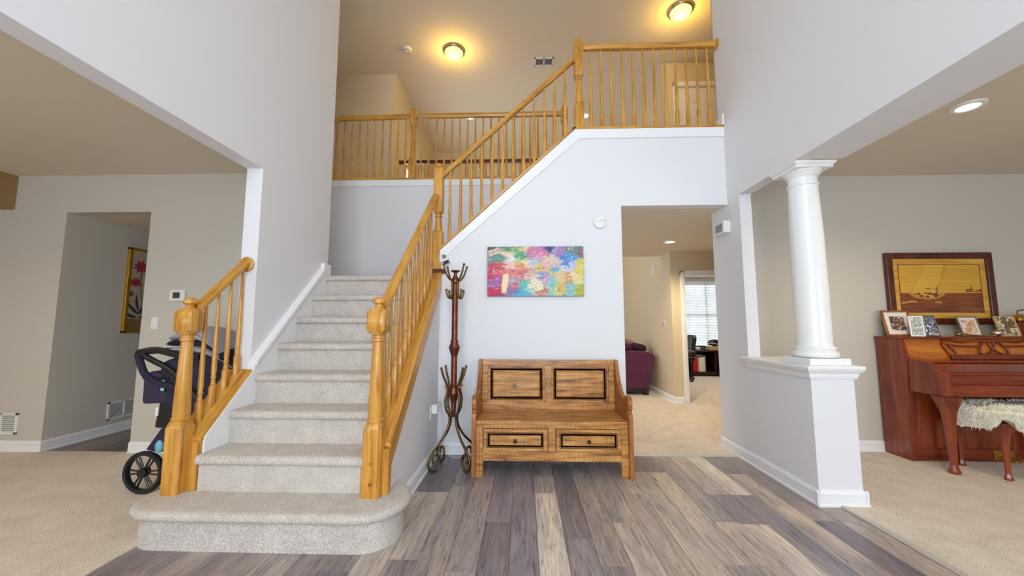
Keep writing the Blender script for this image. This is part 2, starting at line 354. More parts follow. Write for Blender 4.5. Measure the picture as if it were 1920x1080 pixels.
# ---- landing and upper walls
wall('wall_landing', [(-2.95, .62, 5.16, 5.28, 0, 3.215), (-3.07, -2.95, 3.93, 5.28, 0, 3.215), (-2.95, -2.21, 3.81, 3.93, 0, ZC), (-3.07, -2.95, 3.81, 3.93, 0, ZC)])
wall('wall_upper_back_left', [(-5.0, -2.3, 6.4, 6.52, 0, ZC), (-2.42, -2.3, 6.52, 7.0, 0, ZC), (-2.42, -2.3, 8.8, 9.6, 0, ZC), (-2.42, -2.3, 7.0, 8.8, 0, .5), (-2.42, -2.3, 7.0, 8.8, 4.3, ZC), (-5.12, -5.0, 3.8, 6.52, ZU, ZC)], 'wall3')
wall('wall_upper_side', [(-5.0, -2.95, 3.81, 3.93, ZU, ZC)], 'wall3')
wall('wall_upper_back_right', [(2.39, 2.60, 6.28, 6.4, 0, 2.9), (2.60, 3.50, 6.28, 6.4, 2.06, 2.9), (3.50, 6.5, 6.28, 6.4, 0, 2.9), (2.39, 2.51, 6.4, 9.6, 0, ZC),
     (2.39, 2.62, 6.28, 6.4, 2.9, ZC), (2.62, 3.46, 6.28, 6.4, 5.33, ZC), (3.46, 6.5, 6.28, 6.4, 2.9, ZC)], 'wall3')
wall('wall_family_far', [(-2.42, 2.51, 9.6, 9.72, 0, ZC)], 'wall3')
# upper floor / bridge: its underside is the passage ceiling
struct(MB().box(.75, 2.05, 3.94, 4.15, 2.455, 3.26).box(.75, 6.5, 4.15, 6.76, 2.455, 3.26).box(-5.0, .75, 5.28, 6.76, 2.455, 3.26).build('ceiling', M['ceil']))
struct(MB().box(.75, 2.05, 3.94, 4.15, 3.26, ZU).box(.75, 6.5, 4.15, 6.74, 3.26, ZU).box(-5.0, .75, 5.28, 6.74, 3.26, ZU).build('floor.005', M['carpet']))
struct(B(-5.2, 6.6, -1.9, 9.75, ZC, ZC+.1).build('ceiling.001', M['ceil']))
struct(B(-2.95, -.86, 3.93, 5.16, 1.6, 8*H0-.002).build('floor.006', M['stair']))
# ---- left room
wall('wall_left_room_back', [(-7.5, -4.79, 3.75, 3.87, 0, ZR), (-4.79, -3.88, 3.75, 3.87, 2.42, ZR), (-3.88, -2.21, 3.75, 3.87, 0, ZR)], 'wall2')
wall('wall_passage', [(-4.91, -4.79, 3.87, 6.0, 0, 2.5), (-3.88, -3.76, 3.87, 6.0, 0, 2.5), (-4.91, -3.76, 6.0, 6.12, 0, 2.5)], 'wall2')
struct(B(-4.79, -3.88, 3.87, 6.0, 2.42, 2.5).build('ceiling.002', M['ceil']))
struct(B(-7.5, -2.21, -1.8, 3.75, ZR, ZR+.08).build('ceiling.003', M['ceil']))
wall('wall_left_room_header', [(-5.5, -5.37, -1.8, 3.75, 2.458, ZR)], 'header_shade')
wall('wall_left_room_side', [(-7.6, -7.5, -1.8, 3.87, 0, ZR)], 'wall2')
# ---- right room
wall('wall_right_room_back', [(2.16, 6.5, 4.03, 4.15, 0, ZC)], 'wall2')
wall('wall_right_room_side', [(6.5, 6.62, -1.8, 11.0, 0, ZC)], 'wall2')
struct(B(2.16, 6.5, -1.8, 4.03, ZR, ZR+.08).build('ceiling.004', M['ceil']))
# ---- office
wall('wall_office_far', [(2.51, 4.1, 10.24, 10.36, 0, 2.7), (4.1, 5.5, 10.24, 10.36, 0, .62), (4.1, 5.5, 10.24, 10.36, 2.40, 2.7), (5.5, 6.5, 10.24, 10.36, 0, 2.7)])
struct(B(2.46, 6.5, 6.35, 10.36, 2.7, 2.8).build('ceiling.005', M['ceil']))
# ---- house front behind the camera, with window openings
fw = []
for (x0, x1, holes) in ((-7.6, -2.21, [(-5.1, -3.1, .6, 2.3)]), (-2.21, 2.16, [(-1.3, 1.3, .2, 2.3), (-1.3, 1.3, 2.9, 5.2)]), (2.16, 6.6, [(3.0, 5.4, .6, 2.3)])):
    a, b = holes[0][0], holes[0][1]
    fw += [(x0, a, -1.92, -1.8, 0, ZC), (b, x1, -1.92, -1.8, 0, ZC)]
    z = 0
    for h in holes: fw.append((a, b, -1.92, -1.8, z, h[2])); z = h[3]
    fw.append((a, b, -1.92, -1.8, z, ZC))
wall('wall_entry', fw)
for i, (a, b, z0, z1, nx, nz) in enumerate([(-5.1, -3.1, .6, 2.3, 4, 3), (-1.3, 1.3, .2, 2.3, 3, 1), (-1.3, 1.3, 2.9, 5.2, 4, 3), (3.0, 5.4, .6, 2.3, 4, 3)]):
    mb = MB()
    for k in range(nx+1): xx = a+(b-a)*k/nx; mb.box(xx-.025, xx+.025, -1.9, -1.84, z0, z1)
    for k in range(nz+1): zz = z0+(z1-z0)*k/nz; mb.box(a, b, -1.895, -1.845, zz-.025, zz+.025)
    struct(mb.build('window_%d' % (i+1), M['white']))

# ---- baseboards
def bb_x(mb, x, s, y0, y1, z0=0.0, h=.105):      # board on a wall facing s*X
    t = .016
    mb.prism([(x, z0), (x+s*t*1.6, z0), (x+s*t*1.5, z0+.014), (x+s*t, z0+.018), (x+s*t, z0+h-.032), (x+s*t*1.15, z0+h-.026), (x+s*t*.9, z0+h-.012), (x+s*t*.5, z0+h), (x, z0+h)], 'y', y0, y1)
def bb_y(mb, y, s, x0, x1, z0=0.0, h=.105):
    t = .016
    mb.prism([(y, z0), (y+s*t*1.6, z0), (y+s*t*1.5, z0+.014), (y+s*t, z0+.018), (y+s*t, z0+h-.032), (y+s*t*1.15, z0+h-.026), (y+s*t*.9, z0+h-.012), (y+s*t*.5, z0+h), (y, z0+h)], 'x', x0, x1)
def base(name, calls):
    mb = MB()
    for f, a in calls: f(mb, *a)
    return struct(mb.build(name, M['white']))
base('baseboard_right', [(bb_x, (2.045, -1, 2.825, 4.15)), (bb_y, (2.847, -1, 2.022, 2.37)), (bb_x, (2.345, 1, 2.825, 3.61))])
base('baseboard_stair', [(bb_x, (-.855, 1, 2.5, 3.80)), (bb_y, (3.82, -1, -.855, 1.0))])
base('baseboard_left_room', [(bb_y, (3.75, -1, -7.5, -4.775)), (bb_y, (3.75, -1, -3.88, -2.21)), (bb_x, (-4.79, 1, 3.735, 6.0))])
base('baseboard_right_room', [(bb_y, (4.03, -1, 2.16, 6.5))])
base('baseboard_hall', [(bb_x, (2.39, -1, 6.265, 9.6)), (bb_y, (6.28, -1, 2.375, 2.53)), (bb_y, (6.28, -1, 3.56, 6.5)), (bb_y, (10.24, -1, 2.5, 6.5))])
base('baseboard_upper', [(bb_y, (6.28, -1, 2.39, 2.56, ZU)), (bb_y, (6.4, -1, -5, -2.3, ZU)), (bb_x, (2.05, -1, 3.80, 3.92, ZU+.02, .12))])
# ---- stair trim boards
mb = MB(); mb.prism([(-.862, 2.005), (.53, ZU), (XR, ZU), (XR, ZU-.10), (.575, ZU-.10), (-.70, 2.04), (-.862, 1.87), (-.862, 2.005)][:-1], 'y', 3.802, 3.822); struct(mb.build('trim_3', M['white'], bevel=.003))
struct(B(-2.95, .62, 5.143, 5.162, 3.19, 3.285).build('trim_4', M['white'], bevel=.004))
mb = MB()                                        # white skirt board rising along the left wall
sk = lambda Y: .672+.911*(Y-2.6)
mb.prism([(2.45, sk(2.45)-.30), (2.45, sk(2.45)+.0), (2.86, sk(2.86)+.0), (2.87, sk(2.87)+.055), (3.80, sk(3.80)+.055), (3.80, 8*H0+.12), (3.935, 8*H0+.12), (3.935, 8*H0-.3), (3.6, 1.1)], 'x', XL-.02, -2.045)
struct(mb.build('trim_5', M['white'], bevel=.004))
mb = MB(); mb.bar((XL+.022, 2.87, sk(2.87)+.03), (XL+.022, 3.78, sk(3.78)+.03), [(-.022, 0), (.03, 0), (.03, .03), (.018, .045), (-.022, .045)], (1, 0, 0)); struct(mb.build('trim_6', M['white']))
# knee wall cap
mb = MB(); mb.box(1.995, 2.395, 2.795, 3.66, .935, .957); capo = struct(mb.build('trim_7', M['white'], bevel=.006))
mb = MB()
rings = []
for z, d in ((.865, .012), (.885, .02), (.90, .022), (.925, .045), (.936, .05)):
    rings.append([(2.045-d, 2.847-d, z), (2.345+d, 2.847-d, z), (2.345+d, 3.62, z), (2.045-d, 3.62, z)])
mb.loft(rings); struct(mb.build('trim_8', M['white']))
# office door casing, upstairs door
def casing(name, x0, x1, z0, z1, y):
    mb = MB()
    for a, b in ((x0-.065, x0+.012), (x1-.012, x1+.065)): mb.box(a, b, y-.022, y+.002, z0, z1+.065); mb.box(a+.012, b-.012, y-.03, y, z0, z1+.05)
    mb.box(x0-.065, x1+.065, y-.022, y+.002, z1-.012, z1+.07); mb.box(x0+.0, x0+.016, y, y+.13, z0, z1); mb.box(x1-.016, x1, y, y+.13, z0, z1); mb.box(x0, x1, y, y+.13, z1-.016, z1)
    return struct(mb.build(name, M['white'], bevel=.004))
casing('trim_9', 2.60, 3.50, .006, 2.06, 6.28)
casing('trim_10', 2.62, 3.46, ZU, 5.33, 6.28)
d1 = struct(B(2.64, 3.44, 6.31, 6.345, ZU+.01, 5.31).build('door_1', M['white'], bevel=.003))
for (x0, x1) in ((2.74, 3.0), (3.08, 3.34)):
    for (z0, z1) in ((3.5, 4.2), (4.32, 4.95), (5.03, 5.22)): B(x0, x1, 6.302, 6.312, z0, z1).build('door_panel', M['white'], d1, bevel=.004)
mb = MB(); mb.lathe([(.012, 0), (.012, .03), (.028, .04), (.026, .06), (.01, .066)], (2.70, 6.31, 4.27), 12, Matrix.Rotation(R(90), 4, 'X')); mb.build('door_knob', M['nickel'], d1, smooth=40)

# ================================================================== STAIRCASE
st = thing('staircase', 'straight flight of grey-beige carpeted steps rising to a landing', 'staircase', (-1.48, 3.0, 0))
def outline(d):
    pts = []
    def arc(cx, cy, rx, ry, a0, a1, n=8):
        for i in range(n+1):
            a = R(a0+(a1-a0)*i/n); pts.append((cx+(rx+d)*math.cos(a), cy+(ry+d)*math.sin(a)))
    arc(-.93, 2.40, .19, .215, 75, 0, 6); arc(-.93, 2.385, .19, .205, 0, -90, 9)
    arc(-2.08, 2.385, .205, .205, -90, -180, 9); arc(-2.08, 2.42, .205, .21, 180, 105, 6)
    return pts
mb = MB()
mb.loft([[(x, y, z) for x, y in outline(0)] for z in (.0, .17)])
mb.build('riser', M['stair'], st, smooth=50)
mb = MB(); mb.loft([[(x, y, z) for x, y in outline(d)] for z, d in ((.160, .0), (.162, .022), (.172, .036), (.19, .042), (.206, .036), (.216, .022), (H0, .0))])
mb.build('tread', M['stair'], st, smooth=60)
for k in range(2, 9):
    yn = NOSE(k); yr = yn+.032; z1 = k*H0; z0 = z1-H0
    x0, x1 = -2.046, -.985
    B(x0+.004, x1, yr, yr+.05, z0-.02, z1-.05).build('riser', M['stair'], st)
    back = yr+RUN+.06 if k < 8 else 3.96
    p = [(back, z1), (yn+.034, z1), (yn+.018, z1-.004), (yn+.006, z1-.014), (yn, z1-.03), (yn+.004, z1-.046), (yn+.014, z1-.056), (yn+.03, z1-.058), (back, z1-.058)]
    MB().prism(p, 'x', x0, x1).build('tread', M['stair'], st, smooth=50)
# upper flight behind the stair wall
for k in range(9, 15):
    xr = -.86+.225*(k-9)+.12
    MB().prism([(xr, k*H0-H0-.05), (xr, k*H0-.05), (xr-.03, k*H0-.03), (xr-.03, k*H0-.01), (xr, k*H0), (xr+.26, k*H0), (xr+.26, k*H0-H0-.05)], 'y', 3.95, 5.15).build('tread', M['stair'], st, smooth=50)

# ---- balustrades
def baluster_mesh(L, foot=.18):
    mb = MB(); a = .0165
    mb.square([(0, a, .001), (foot-.012, a, .001), (foot, a*.8, .003)])
    f = foot
    mb.lathe([(.013, f-.004), (.0165, f+.006), (.0165, f+.012), (.0125, f+.018), (.0145, f+.03), (.0125, f+.042), (.0168, f+.05), (.0168, f+.056), (.0135, f+.062), (.0165, f+.10), (.0155, f+.2), (.0085, L+.012)], n=10)
    return mesh_of(mb, 'baluster', M['oak'], 45)
RAIL = [(-.022, 0), (.022, 0), (.026, .012), (.034, .022), (.034, .045), (.022, .062), (-.022, .062), (-.034, .045), (-.034, .022), (-.026, .012)]
def newel_low(par, x, y, zb):
    mb = MB()
    mb.square([(0, .056, .012), (.39, .056, .012), (.425, .046, .012), (.44, .03, .008)], (x, y, zb))
    mb.lathe([(.044, .425), (.051, .435), (.051, .45), (.044, .457), (.047, .47), (.033, .90), (.031, .925), (.040, .93), (.040, .942), (.034, .948), (.034, .962), (.046, .97), (.044, .985)], (x, y, zb), 20)
    mb.square([(.975, .046, .02), (.995, .058, .012), (1.11, .058, .012), (1.132, .042, .012)], (x, y, zb))
    mb.lathe([(.034, 1.13), (.024, 1.142), (.022, 1.155), (.028, 1.164), (.038, 1.168), (.040, 1.178), (.034, 1.194), (.018, 1.204), (.001, 1.207)], (x, y, zb), 20)
    return mb.build('newel_post', M['oak'], par, smooth=40)
def newel_tall(par, x, y, zb, z1, z2, zt, a=.047, taper=(.042, .03)):
    mb = MB()
    mb.square([(0, a, .004), (z1-.012, a, .004), (z1, a*.8, .008)], (x, y, zb))
    mb.lathe([(taper[0]*.9, z1-.004), (taper[0], z1+.008), (taper[0]*.97, z1+.02), (taper[1], z2-.05), (taper[1]*1.3, z2-.045), (taper[1]*1.3, z2-.032), (taper[1]*.95, z2-.026), (taper[1]*1.2, z2-.012), (a, z2-.002), (a*.9, z2+.006)], (x, y, zb), 16)
    mb.square([(z2, a*.85, .01), (z2+.016, a, .005), (zt-.02, a, .005), (zt, a*.8, .01)], (x, y, zb))
    mb.lathe([(.022, zt-.004), (.022, zt+.008), (.034, zt+.016), (.037, zt+.03), (.03, zt+.046), (.001, zt+.054)], (x, y, zb), 14)
    return mb.build('newel_post', M['oak'], par, smooth=40)
TOP = lambda Y: .672+.911*(Y-2.6)
# left short balustrade
NLx, NRx, NY = -2.165, -.925, 2.40
lb = thing('balustrade', 'short honey-oak balustrade with domed newel at the left of the bottom steps', 'balustrade', (NLx, NY, H0))
newel_low(lb, NLx, NY, H0)
SEC = [(-.08, -.15), (.08, -.15), (.08, 0), (-.08, 0)]
MB().bar((NLx+.02, 2.43, TOP(2.43)), (NLx+.02, 2.855, TOP(2.855)), [(-.095, -.02), (.095, -.02), (.095, .012), (-.095, .012)], (1, 0, 0)).build('stringer_cap', M['oakr'], lb, bevel=.004)
MB().bar((NLx+.02, 2.44, TOP(2.44)-.02), (NLx+.02, 2.868, TOP(2.868)-.02), [(-.092, -.13), (-.045, -.13), (-.045, 0), (-.092, 0)], (1, 0, 0)).build('stringer', M['oakr'], lb)
B(NLx-.07, NLx+.11, 2.415, 2.455, H0-.002, TOP(2.43)).build('end_board', M['oak'], lb, bevel=.004)
MB().bar((NLx+.01, 2.44, 1.35+.9*.04-.062), (NLx+.01, 2.858, 1.35+.9*.458-.062), RAIL, (1, 0, 0)).build('handrail', M['oakr'], lb, smooth=40)
MB().lathe([(.001, 0), (.052, 0), (.058, .006), (.058, .014), (.05, .02), (.001, .02)], (NLx+.01, 2.868, 1.715), 24, Matrix.Rotation(R(90), 4, 'X')).build('rosette', M['oak'], lb, smooth=40)
bl = baluster_mesh(.795, .16)
for y in (2.515, 2.615, 2.72, 2.825):
    put(bl, 'baluster', lb, (NLx+.012, y, TOP(y)-.01))
# right lower balustrade
rb = thing('balustrade', 'long honey-oak balustrade climbing the right side of the lower stairs', 'balustrade', (NRx, NY, H0))
newel_low(rb, NRx, NY, H0)
MB().bar((NRx+.003, 2.43, TOP(2.43)), (NRx+.003, 3.82, TOP(3.82)), [(-.088, -.022), (.088, -.022), (.088, .0), (.08, .008), (-.08, .008), (-.088, 0)], (1, 0, 0)).build('stringer_cap', M['oakr'], rb)
for s in (-1, 1):
    MB().bar((NRx+.003+s*.074, 2.44, TOP(2.44)-.02), (NRx+.003+s*.074, 3.818, TOP(3.818)-.02), [(-.011, -.15), (.011, -.15), (.011, 0), (-.011, 0)], (1, 0, 0)).build('stringer', M['oakr'], rb)
for s in (-1, 1): B(NRx+.003+s*.068-.02, NRx+.003+s*.068+.02, 2.40, 2.455, H0-.002, TOP(2.42)-.02).build('end_board', M['oak'], rb, bevel=.004)
HR = lambda Y: 1.352+.91*(Y-2.5)
MB().bar((NRx, 2.45, HR(2.45)), (NRx+.01, 3.80, HR(3.80)), RAIL, (1, 0, 0)).build('handrail', M['oakr'], rb, smooth=40)
for zz in (.08, .20): MB().lathe([(.001, 0), (.010, 0), (.010, .004), (.001, .004)], (NRx, 2.345, H0+zz), 12, Matrix.Rotation(R(90), 4, 'X')).build('wood_plug', M['pined'], rb)
bl = baluster_mesh(.768, .17)
for i in range(12):
    y = 2.515+.107*i
    put(bl, 'baluster', rb, (NRx, y, TOP(y)+.002))
B(-.86-.08, -.86+.06, 3.80, 3.86, TOP(3.82)-.02, TOP(3.82)+.03).build('cap_block', M['frame'], rb)
# upper raking balustrade on the stair wall
CAPZ = lambda X: 2.015+.909*(X+.86)
ub = thing('balustrade', 'raking oak balustrade on top of the diagonal stair wall', 'balustrade', (-.2, 3.88, 2.0))
MB().bar((-.90, 3.88, CAPZ(-.90)-.004), (.535, 3.88, CAPZ(.535)-.004), [(-.085, 0), (.075, 0), (.075, .028), (-.085, .028)], (0, 1, 0)).build('stringer_cap', M['oaku'], ub)
newel_tall(ub, -.893, 3.86, 1.79, .43, .62, 1.10)
UR = lambda X: 2.795+.909*(X+.85)
MB().bar((-.85, 3.87, UR(-.85)), (.545, 3.87, UR(.545)), RAIL, (0, 1, 0)).build('handrail', M['oaku'], ub, smooth=40)
bl = baluster_mesh(.755, .2)
for i in range(12):
    x = -.778+.1105*i
    put(bl, 'baluster', ub, (x, 3.87, CAPZ(x)+.02))
# level balustrade at the right
vb = thing('balustrade', 'level oak balustrade above the wall opening, ending at the right wall', 'balustrade', (1.3, 3.88, ZU))
B(.50, 2.05, 3.795, 3.955, ZU-.001, ZU+.025).build('base_rail', M['oakx'], vb, bevel=.004)
newel_tall(vb, .585, 3.87, ZU+.02, .30, .60, .99, .049)
MB().bar((.625, 3.87, 4.19), (2.04, 3.87, 4.19), RAIL, (0, 1, 0)).build('handrail', M['oakx'], vb, smooth=40)
MB().lathe([(.001, 0), (.055, 0), (.06, .006), (.06, .014), (.05, .022), (.001, .022)], (2.05, 3.86, 4.215), 24, Matrix.Rotation(R(-90), 4, 'Y')).build('rosette', M['oak'], vb, smooth=40)
bl = baluster_mesh(.895, .2)
for i in range(12): put(bl, 'baluster', vb, (.71+.1125*i, 3.87, ZU+.025))
# balustrade of the upstairs hall
hb = thing('balustrade', 'oak balustrade of the upstairs hall behind the stairwell', 'balustrade', (-1.0, 5.22, ZU))
B(-2.95, .62, 5.13, 5.30, ZU+.012, ZU+.04).build('base_rail', M['oakx'], hb, bevel=.004)
newel_tall(hb, -1.59, 5.2, ZU+.04, .30, .80, 1.01, .047)
newel_tall(hb, .575, 5.2, ZU+.04, .30, .80, 1.01, .047)
MB().bar((-2.65, 5.2, 4.20), (-1.63, 5.2, 4.21), RAIL, (0, 1, 0)).bar((-2.95, 5.2, 4.16), (-2.72, 5.2, 4.16), RAIL, (0, 1, 0)).bar((-2.72, 5.2, 4.16), (-2.65, 5.2, 4.20), RAIL, (0, 1, 0)).bar((-1.55, 5.2, 4.215), (.535, 5.2, 4.215), RAIL, (0, 1, 0)).build('handrail', M['oakx'], hb, smooth=40)
bl = baluster_mesh(.885, .2)
for i in range(12): put(bl, 'baluster', hb, (-1.70-.1115*i, 5.2, ZU+.04))
for i in range(18): put(bl, 'baluster', hb, (-1.475+.1115*i, 5.2, ZU+.04))
# far balustrade across the hall
fb = thing('balustrade', 'dark far balustrade on the opposite side of the upstairs hall', 'balustrade', (0, 6.72, ZU))
B(-2.3, 2.39, 6.66, 6.78, ZU-.008, ZU+.03).build('base_rail', M['oakx'], fb)
MB().bar((-2.3, 6.72, 4.20), (-.82, 6.72, 4.20), RAIL, (0, 1, 0)).bar((-.74, 6.72, 4.20), (2.39, 6.72, 4.20), RAIL, (0, 1, 0)).build('handrail', M['frame'], fb)
newel_tall(fb, -.78, 6.72, ZU+.03, .3, .8, 1.02, .04)
for i in range(36): 
    xx = -2.2+.125*i
    if abs(xx+.78) > .06: put(bl, 'baluster', fb, (xx, 6.72, ZU+.03))
#@@OBJECTS
# ================================================================== OBJECTS
def cat(pts, n=6):
    P = [Vector(p) for p in pts]; out = []
    for i in range(len(P)-1):
        a = P[max(i-1, 0)]; b = P[i]; c_ = P[i+1]; d = P[min(i+2, len(P)-1)]
        for j in range(n):
            t = j/n; out.append(.5*((2*b)+(-a+c_)*t+(2*a-5*b+4*c_-d)*t*t+(-a+3*b-3*c_+d)*t**3))
    out.append(P[-1]); return out
_nr = random.Random(3); _tab = [[_nr.random() for _ in range(64)] for _ in range(64)]
def vn(x, y):
    xi, yi = math.floor(x), math.floor(y); fx, fy = x-xi, y-yi; fx = fx*fx*(3-2*fx); fy = fy*fy*(3-2*fy)
    g = lambda i, j: _tab[i % 64][j % 64]
    return (g(xi, yi)*(1-fx)+g(xi+1, yi)*fx)*(1-fy)+(g(xi, yi+1)*(1-fx)+g(xi+1, yi+1)*fx)*fy
def painted(name, parent, o, ux, uz, wd, ht, nx, ny, fn, mat, back=None):
    o, ux, uz = Vector(o), Vector(ux), Vector(uz); vs = []; cols = []
    for j in range(ny+1):
        for i in range(nx+1):
            u, v = i/nx, j/ny; vs.append(tuple(o+ux*(u*wd)+uz*(v*ht))); c_ = fn(u, v); cols.append((lin(max(0, min(255, c_[0]))), lin(max(0, min(255, c_[1]))), lin(max(0, min(255, c_[2]))), 1))
    fs = [(j*(nx+1)+i, j*(nx+1)+i+1, (j+1)*(nx+1)+i+1, (j+1)*(nx+1)+i) for j in range(ny) for i in range(nx)]
    b = BASE[parent.name]; me = bpy.data.meshes.new(name); me.from_pydata([(v[0]-b[0], v[1]-b[1], v[2]-b[2]) for v in vs], [], fs)
    ca = me.color_attributes.new('Col', 'FLOAT_COLOR', 'POINT')
    for i, c_ in enumerate(cols): ca.data[i].color = c_
    me.materials.append(mat); ob = bpy.data.objects.new(name, me); COL.objects.link(ob); ob.parent = parent; BASE[ob.name] = b
    return ob

# ---- storage bench
bx0, bx1 = -.442, .886
be = thing('storage_bench', 'rustic honey-pine storage bench with panelled back and two drawers', 'bench', (.222, 3.5, 0))
side = [(3.77, 0), (3.77, .915), (3.70, .915), (3.685, .86), (3.66, .79), (3.61, .715), (3.54, .655), (3.46, .62), (3.40, .615), (3.37, .625), (3.345, .648), (3.31, .658), (3.275, .65), (3.25, .625), (3.243, .59), (3.25, .555), (3.268, .532), (3.262, .52), (3.245, .51), (3.24, .48), (3.238, 0), (3.31, 0), (3.32, .06), (3.36, .085), (3.66, .085), (3.70, .06), (3.71, 0)]
for x in (bx0, bx1-.036): MB().prism(side, 'x', x, x+.036).build('side_panel', M['pined'], be, bevel=.004)
i0, i1 = bx0+.036, bx1-.036; cx = (i0+i1)/2
def raised(name, par, x0, x1, z0, z1, y, mat, d=.014, inset=.035):
    mb = MB(); rings = []
    for yy, e in ((y, 0), (y-.004, .004), (y+.006, .010), (y+.006, .016), (y-d, inset), (y-d, inset+.001)):
        rings.append([(x0+e, yy, z0+e), (x1-e, yy, z0+e), (x1-e, yy, z1-e), (x0+e, yy, z1-e)])
    mb.loft(rings); return mb.build(name, mat, par)
# back
for (a, b, z0, z1) in ((i0, i1, .858, .912), (i0, i1, .44, .515), (i0, i0+.052, .515, .858), (i1-.052, i1, .515, .858), (cx-.03, cx+.03, .515, .858)):
    B(a, b, 3.715, 3.75, z0, z1).build('back_rail', M['pine'], be, bevel=.003)
for a, b in ((i0+.053, cx-.031), (cx+.031, i1-.053)):
    f = B(a, b, 3.728, 3.75, .516, .857).build('back_panel', M['pine'], be)
    raised('raised_field', f, a+.022, b-.022, .540, .835, 3.728, M['pine'])
    MB().box(a+.018, b-.018, 3.724, 3.729, .536, .541).box(a+.018, b-.018, 3.724, 3.729, .834, .839).box(a+.018, a+.023, 3.724, 3.729, .536, .839).box(b-.023, b-.018, 3.724, 3.729, .536, .839).build('groove', M['groove'], f)
B(i0, i1, 3.262, 3.716, .424, .452).build('seat', M['pine'], be, bevel=.004)
# front
for (a, b, z0, z1) in ((i0, i0+.058, 0, .424), (i1-.058, i1, 0, .424), (i0+.058, i1-.058, .39, .424), (i0+.058, i1-.058, .128, .208), (cx-.032, cx+.032, .208, .39)):
    B(a, b, 3.268, 3.30, z0, z1).build('front_rail', M['pine'], be, bevel=.003)
for a, b in ((i0+.061, cx-.035), (cx+.035, i1-.061)):
    f = B(a, b, 3.258, 3.62, .211, .387).build('drawer', M['pine'], be, bevel=.003)
    raised('raised_field', f, a+.034, b-.034, .240, .358, 3.258, M['pine'], .010, .022)
    MB().box(a+.03, b-.03, 3.2555, 3.259, .236, .241).box(a+.03, b-.03, 3.2555, 3.259, .357, .362).box(a+.03, a+.035, 3.2555, 3.259, .236, .362).box(b-.035, b-.03, 3.2555, 3.259, .236, .362).build('groove', M['groove'], f)
    MB().lathe([(.008, 0), (.006, .012), (.015, .018), (.016, .026), (.010, .033), (.001, .035)], ((a+b)/2, 3.25, .299), 14, Matrix.Rotation(R(90), 4, 'X')).build('knob', M['dark'], f, smooth=40)
B(i0, i1, 3.30, 3.715, .19, .205).build('floor_board', M['pined'], be)

# ---- coat rack
cr = thing('coat_rack', 'bronze and copper coat rack with scrolled feet beside the stair wall', 'coat rack', (-.638, 3.48, 0))
cxy = (-.638, 3.48)
MB().lathe([(.028, 1.10), (.028, 1.63), (.030, 1.635)], cxy+(0,), 16).lathe([(.027, .70), (.027, .99)], cxy+(0,), 16).lathe([(.012, .43), (.018, .45), (.022, .52), (.024, .58)], cxy+(0,), 14).build('pole', M['copper'], cr, smooth=40)
MB().lathe([(.030, 1.09), (.037, 1.11), (.034, 1.085), (.048, 1.055), (.052, 1.045), (.048, 1.035), (.040, 1.0), (.033, .985), (.028, .965)][::-1], cxy+(0,), 18).build('collar', M['copper'], cr, smooth=40)
MB().lathe([(.024, .56), (.033, .585), (.036, .60), (.048, .635), (.050, .645), (.036, .68), (.040, .70), (.028, .715)], cxy+(0,), 18).build('collar', M['copper'], cr, smooth=40)
MB().lathe([(.030, 1.625), (.040, 1.635), (.036, 1.65), (.038, 1.66), (.020, 1.69), (.014, 1.715), (.016, 1.725), (.044, 1.742), (.044, 1.748), (.001, 1.738)], cxy+(0,), 18).build('finial', M['copper'], cr, smooth=40)
LEG = [(.135, .875), (.112, .80), (.075, .72), (.068, .66), (.088, .58), (.075, .50), (.042, .44), (.05, .36), (.11, .26), (.20, .17), (.245, .09), (.225, .025), (.175, .010), (.138, .055), (.142, .115), (.172, .14), (.198, .115), (.196, .075)]
for a in (-46, 46, 134, 226):
    d = Vector((math.sin(R(a)), -math.cos(R(a)), 0))
    MB().tube([Vector((cxy[0], cxy[1], z))+d*r for r, z in [tuple(p) for p in [(v.x, v.y) for v in cat([(r, z, 0) for r, z in LEG], 5)]]], .0105, 8).build('leg', M['bronze'], cr, smooth=60)
    MB().tube([Vector((cxy[0], cxy[1], z))+d*r for r, z in [(v.x, v.y) for v in cat([(.028, 1.665, 0), (.055, 1.66, 0), (.092, 1.70, 0), (.128, 1.79, 0)], 5)]], .0085, 8).ellipsoid(tuple(Vector((cxy[0], cxy[1], 1.792))+d*.129), .012, .012, .012, 10, 6).build('hook', M['bronze'], cr, smooth=60)
    MB().tube([Vector((cxy[0], cxy[1], z))+d*r for r, z in [(v.x, v.y) for v in cat([(.034, 1.64, 0), (.034, 1.56, 0), (.040, 1.505, 0), (.068, 1.492, 0), (.090, 1.53, 0), (.094, 1.56, 0)], 5)]], .0085, 8).ellipsoid(tuple(Vector((cxy[0], cxy[1], 1.562))+d*.094), .012, .012, .012, 10, 6).build('hook', M['bronze'], cr, smooth=60)
    MB().tube([Vector((cxy[0], cxy[1], .70))+d*.02, Vector((cxy[0], cxy[1], .70))+d*.085], .006, 6).ellipsoid(tuple(Vector((cxy[0], cxy[1], .70))+d*.088), .012, .012, .012, 10, 6).build('stay', M['brass'], cr, smooth=60)

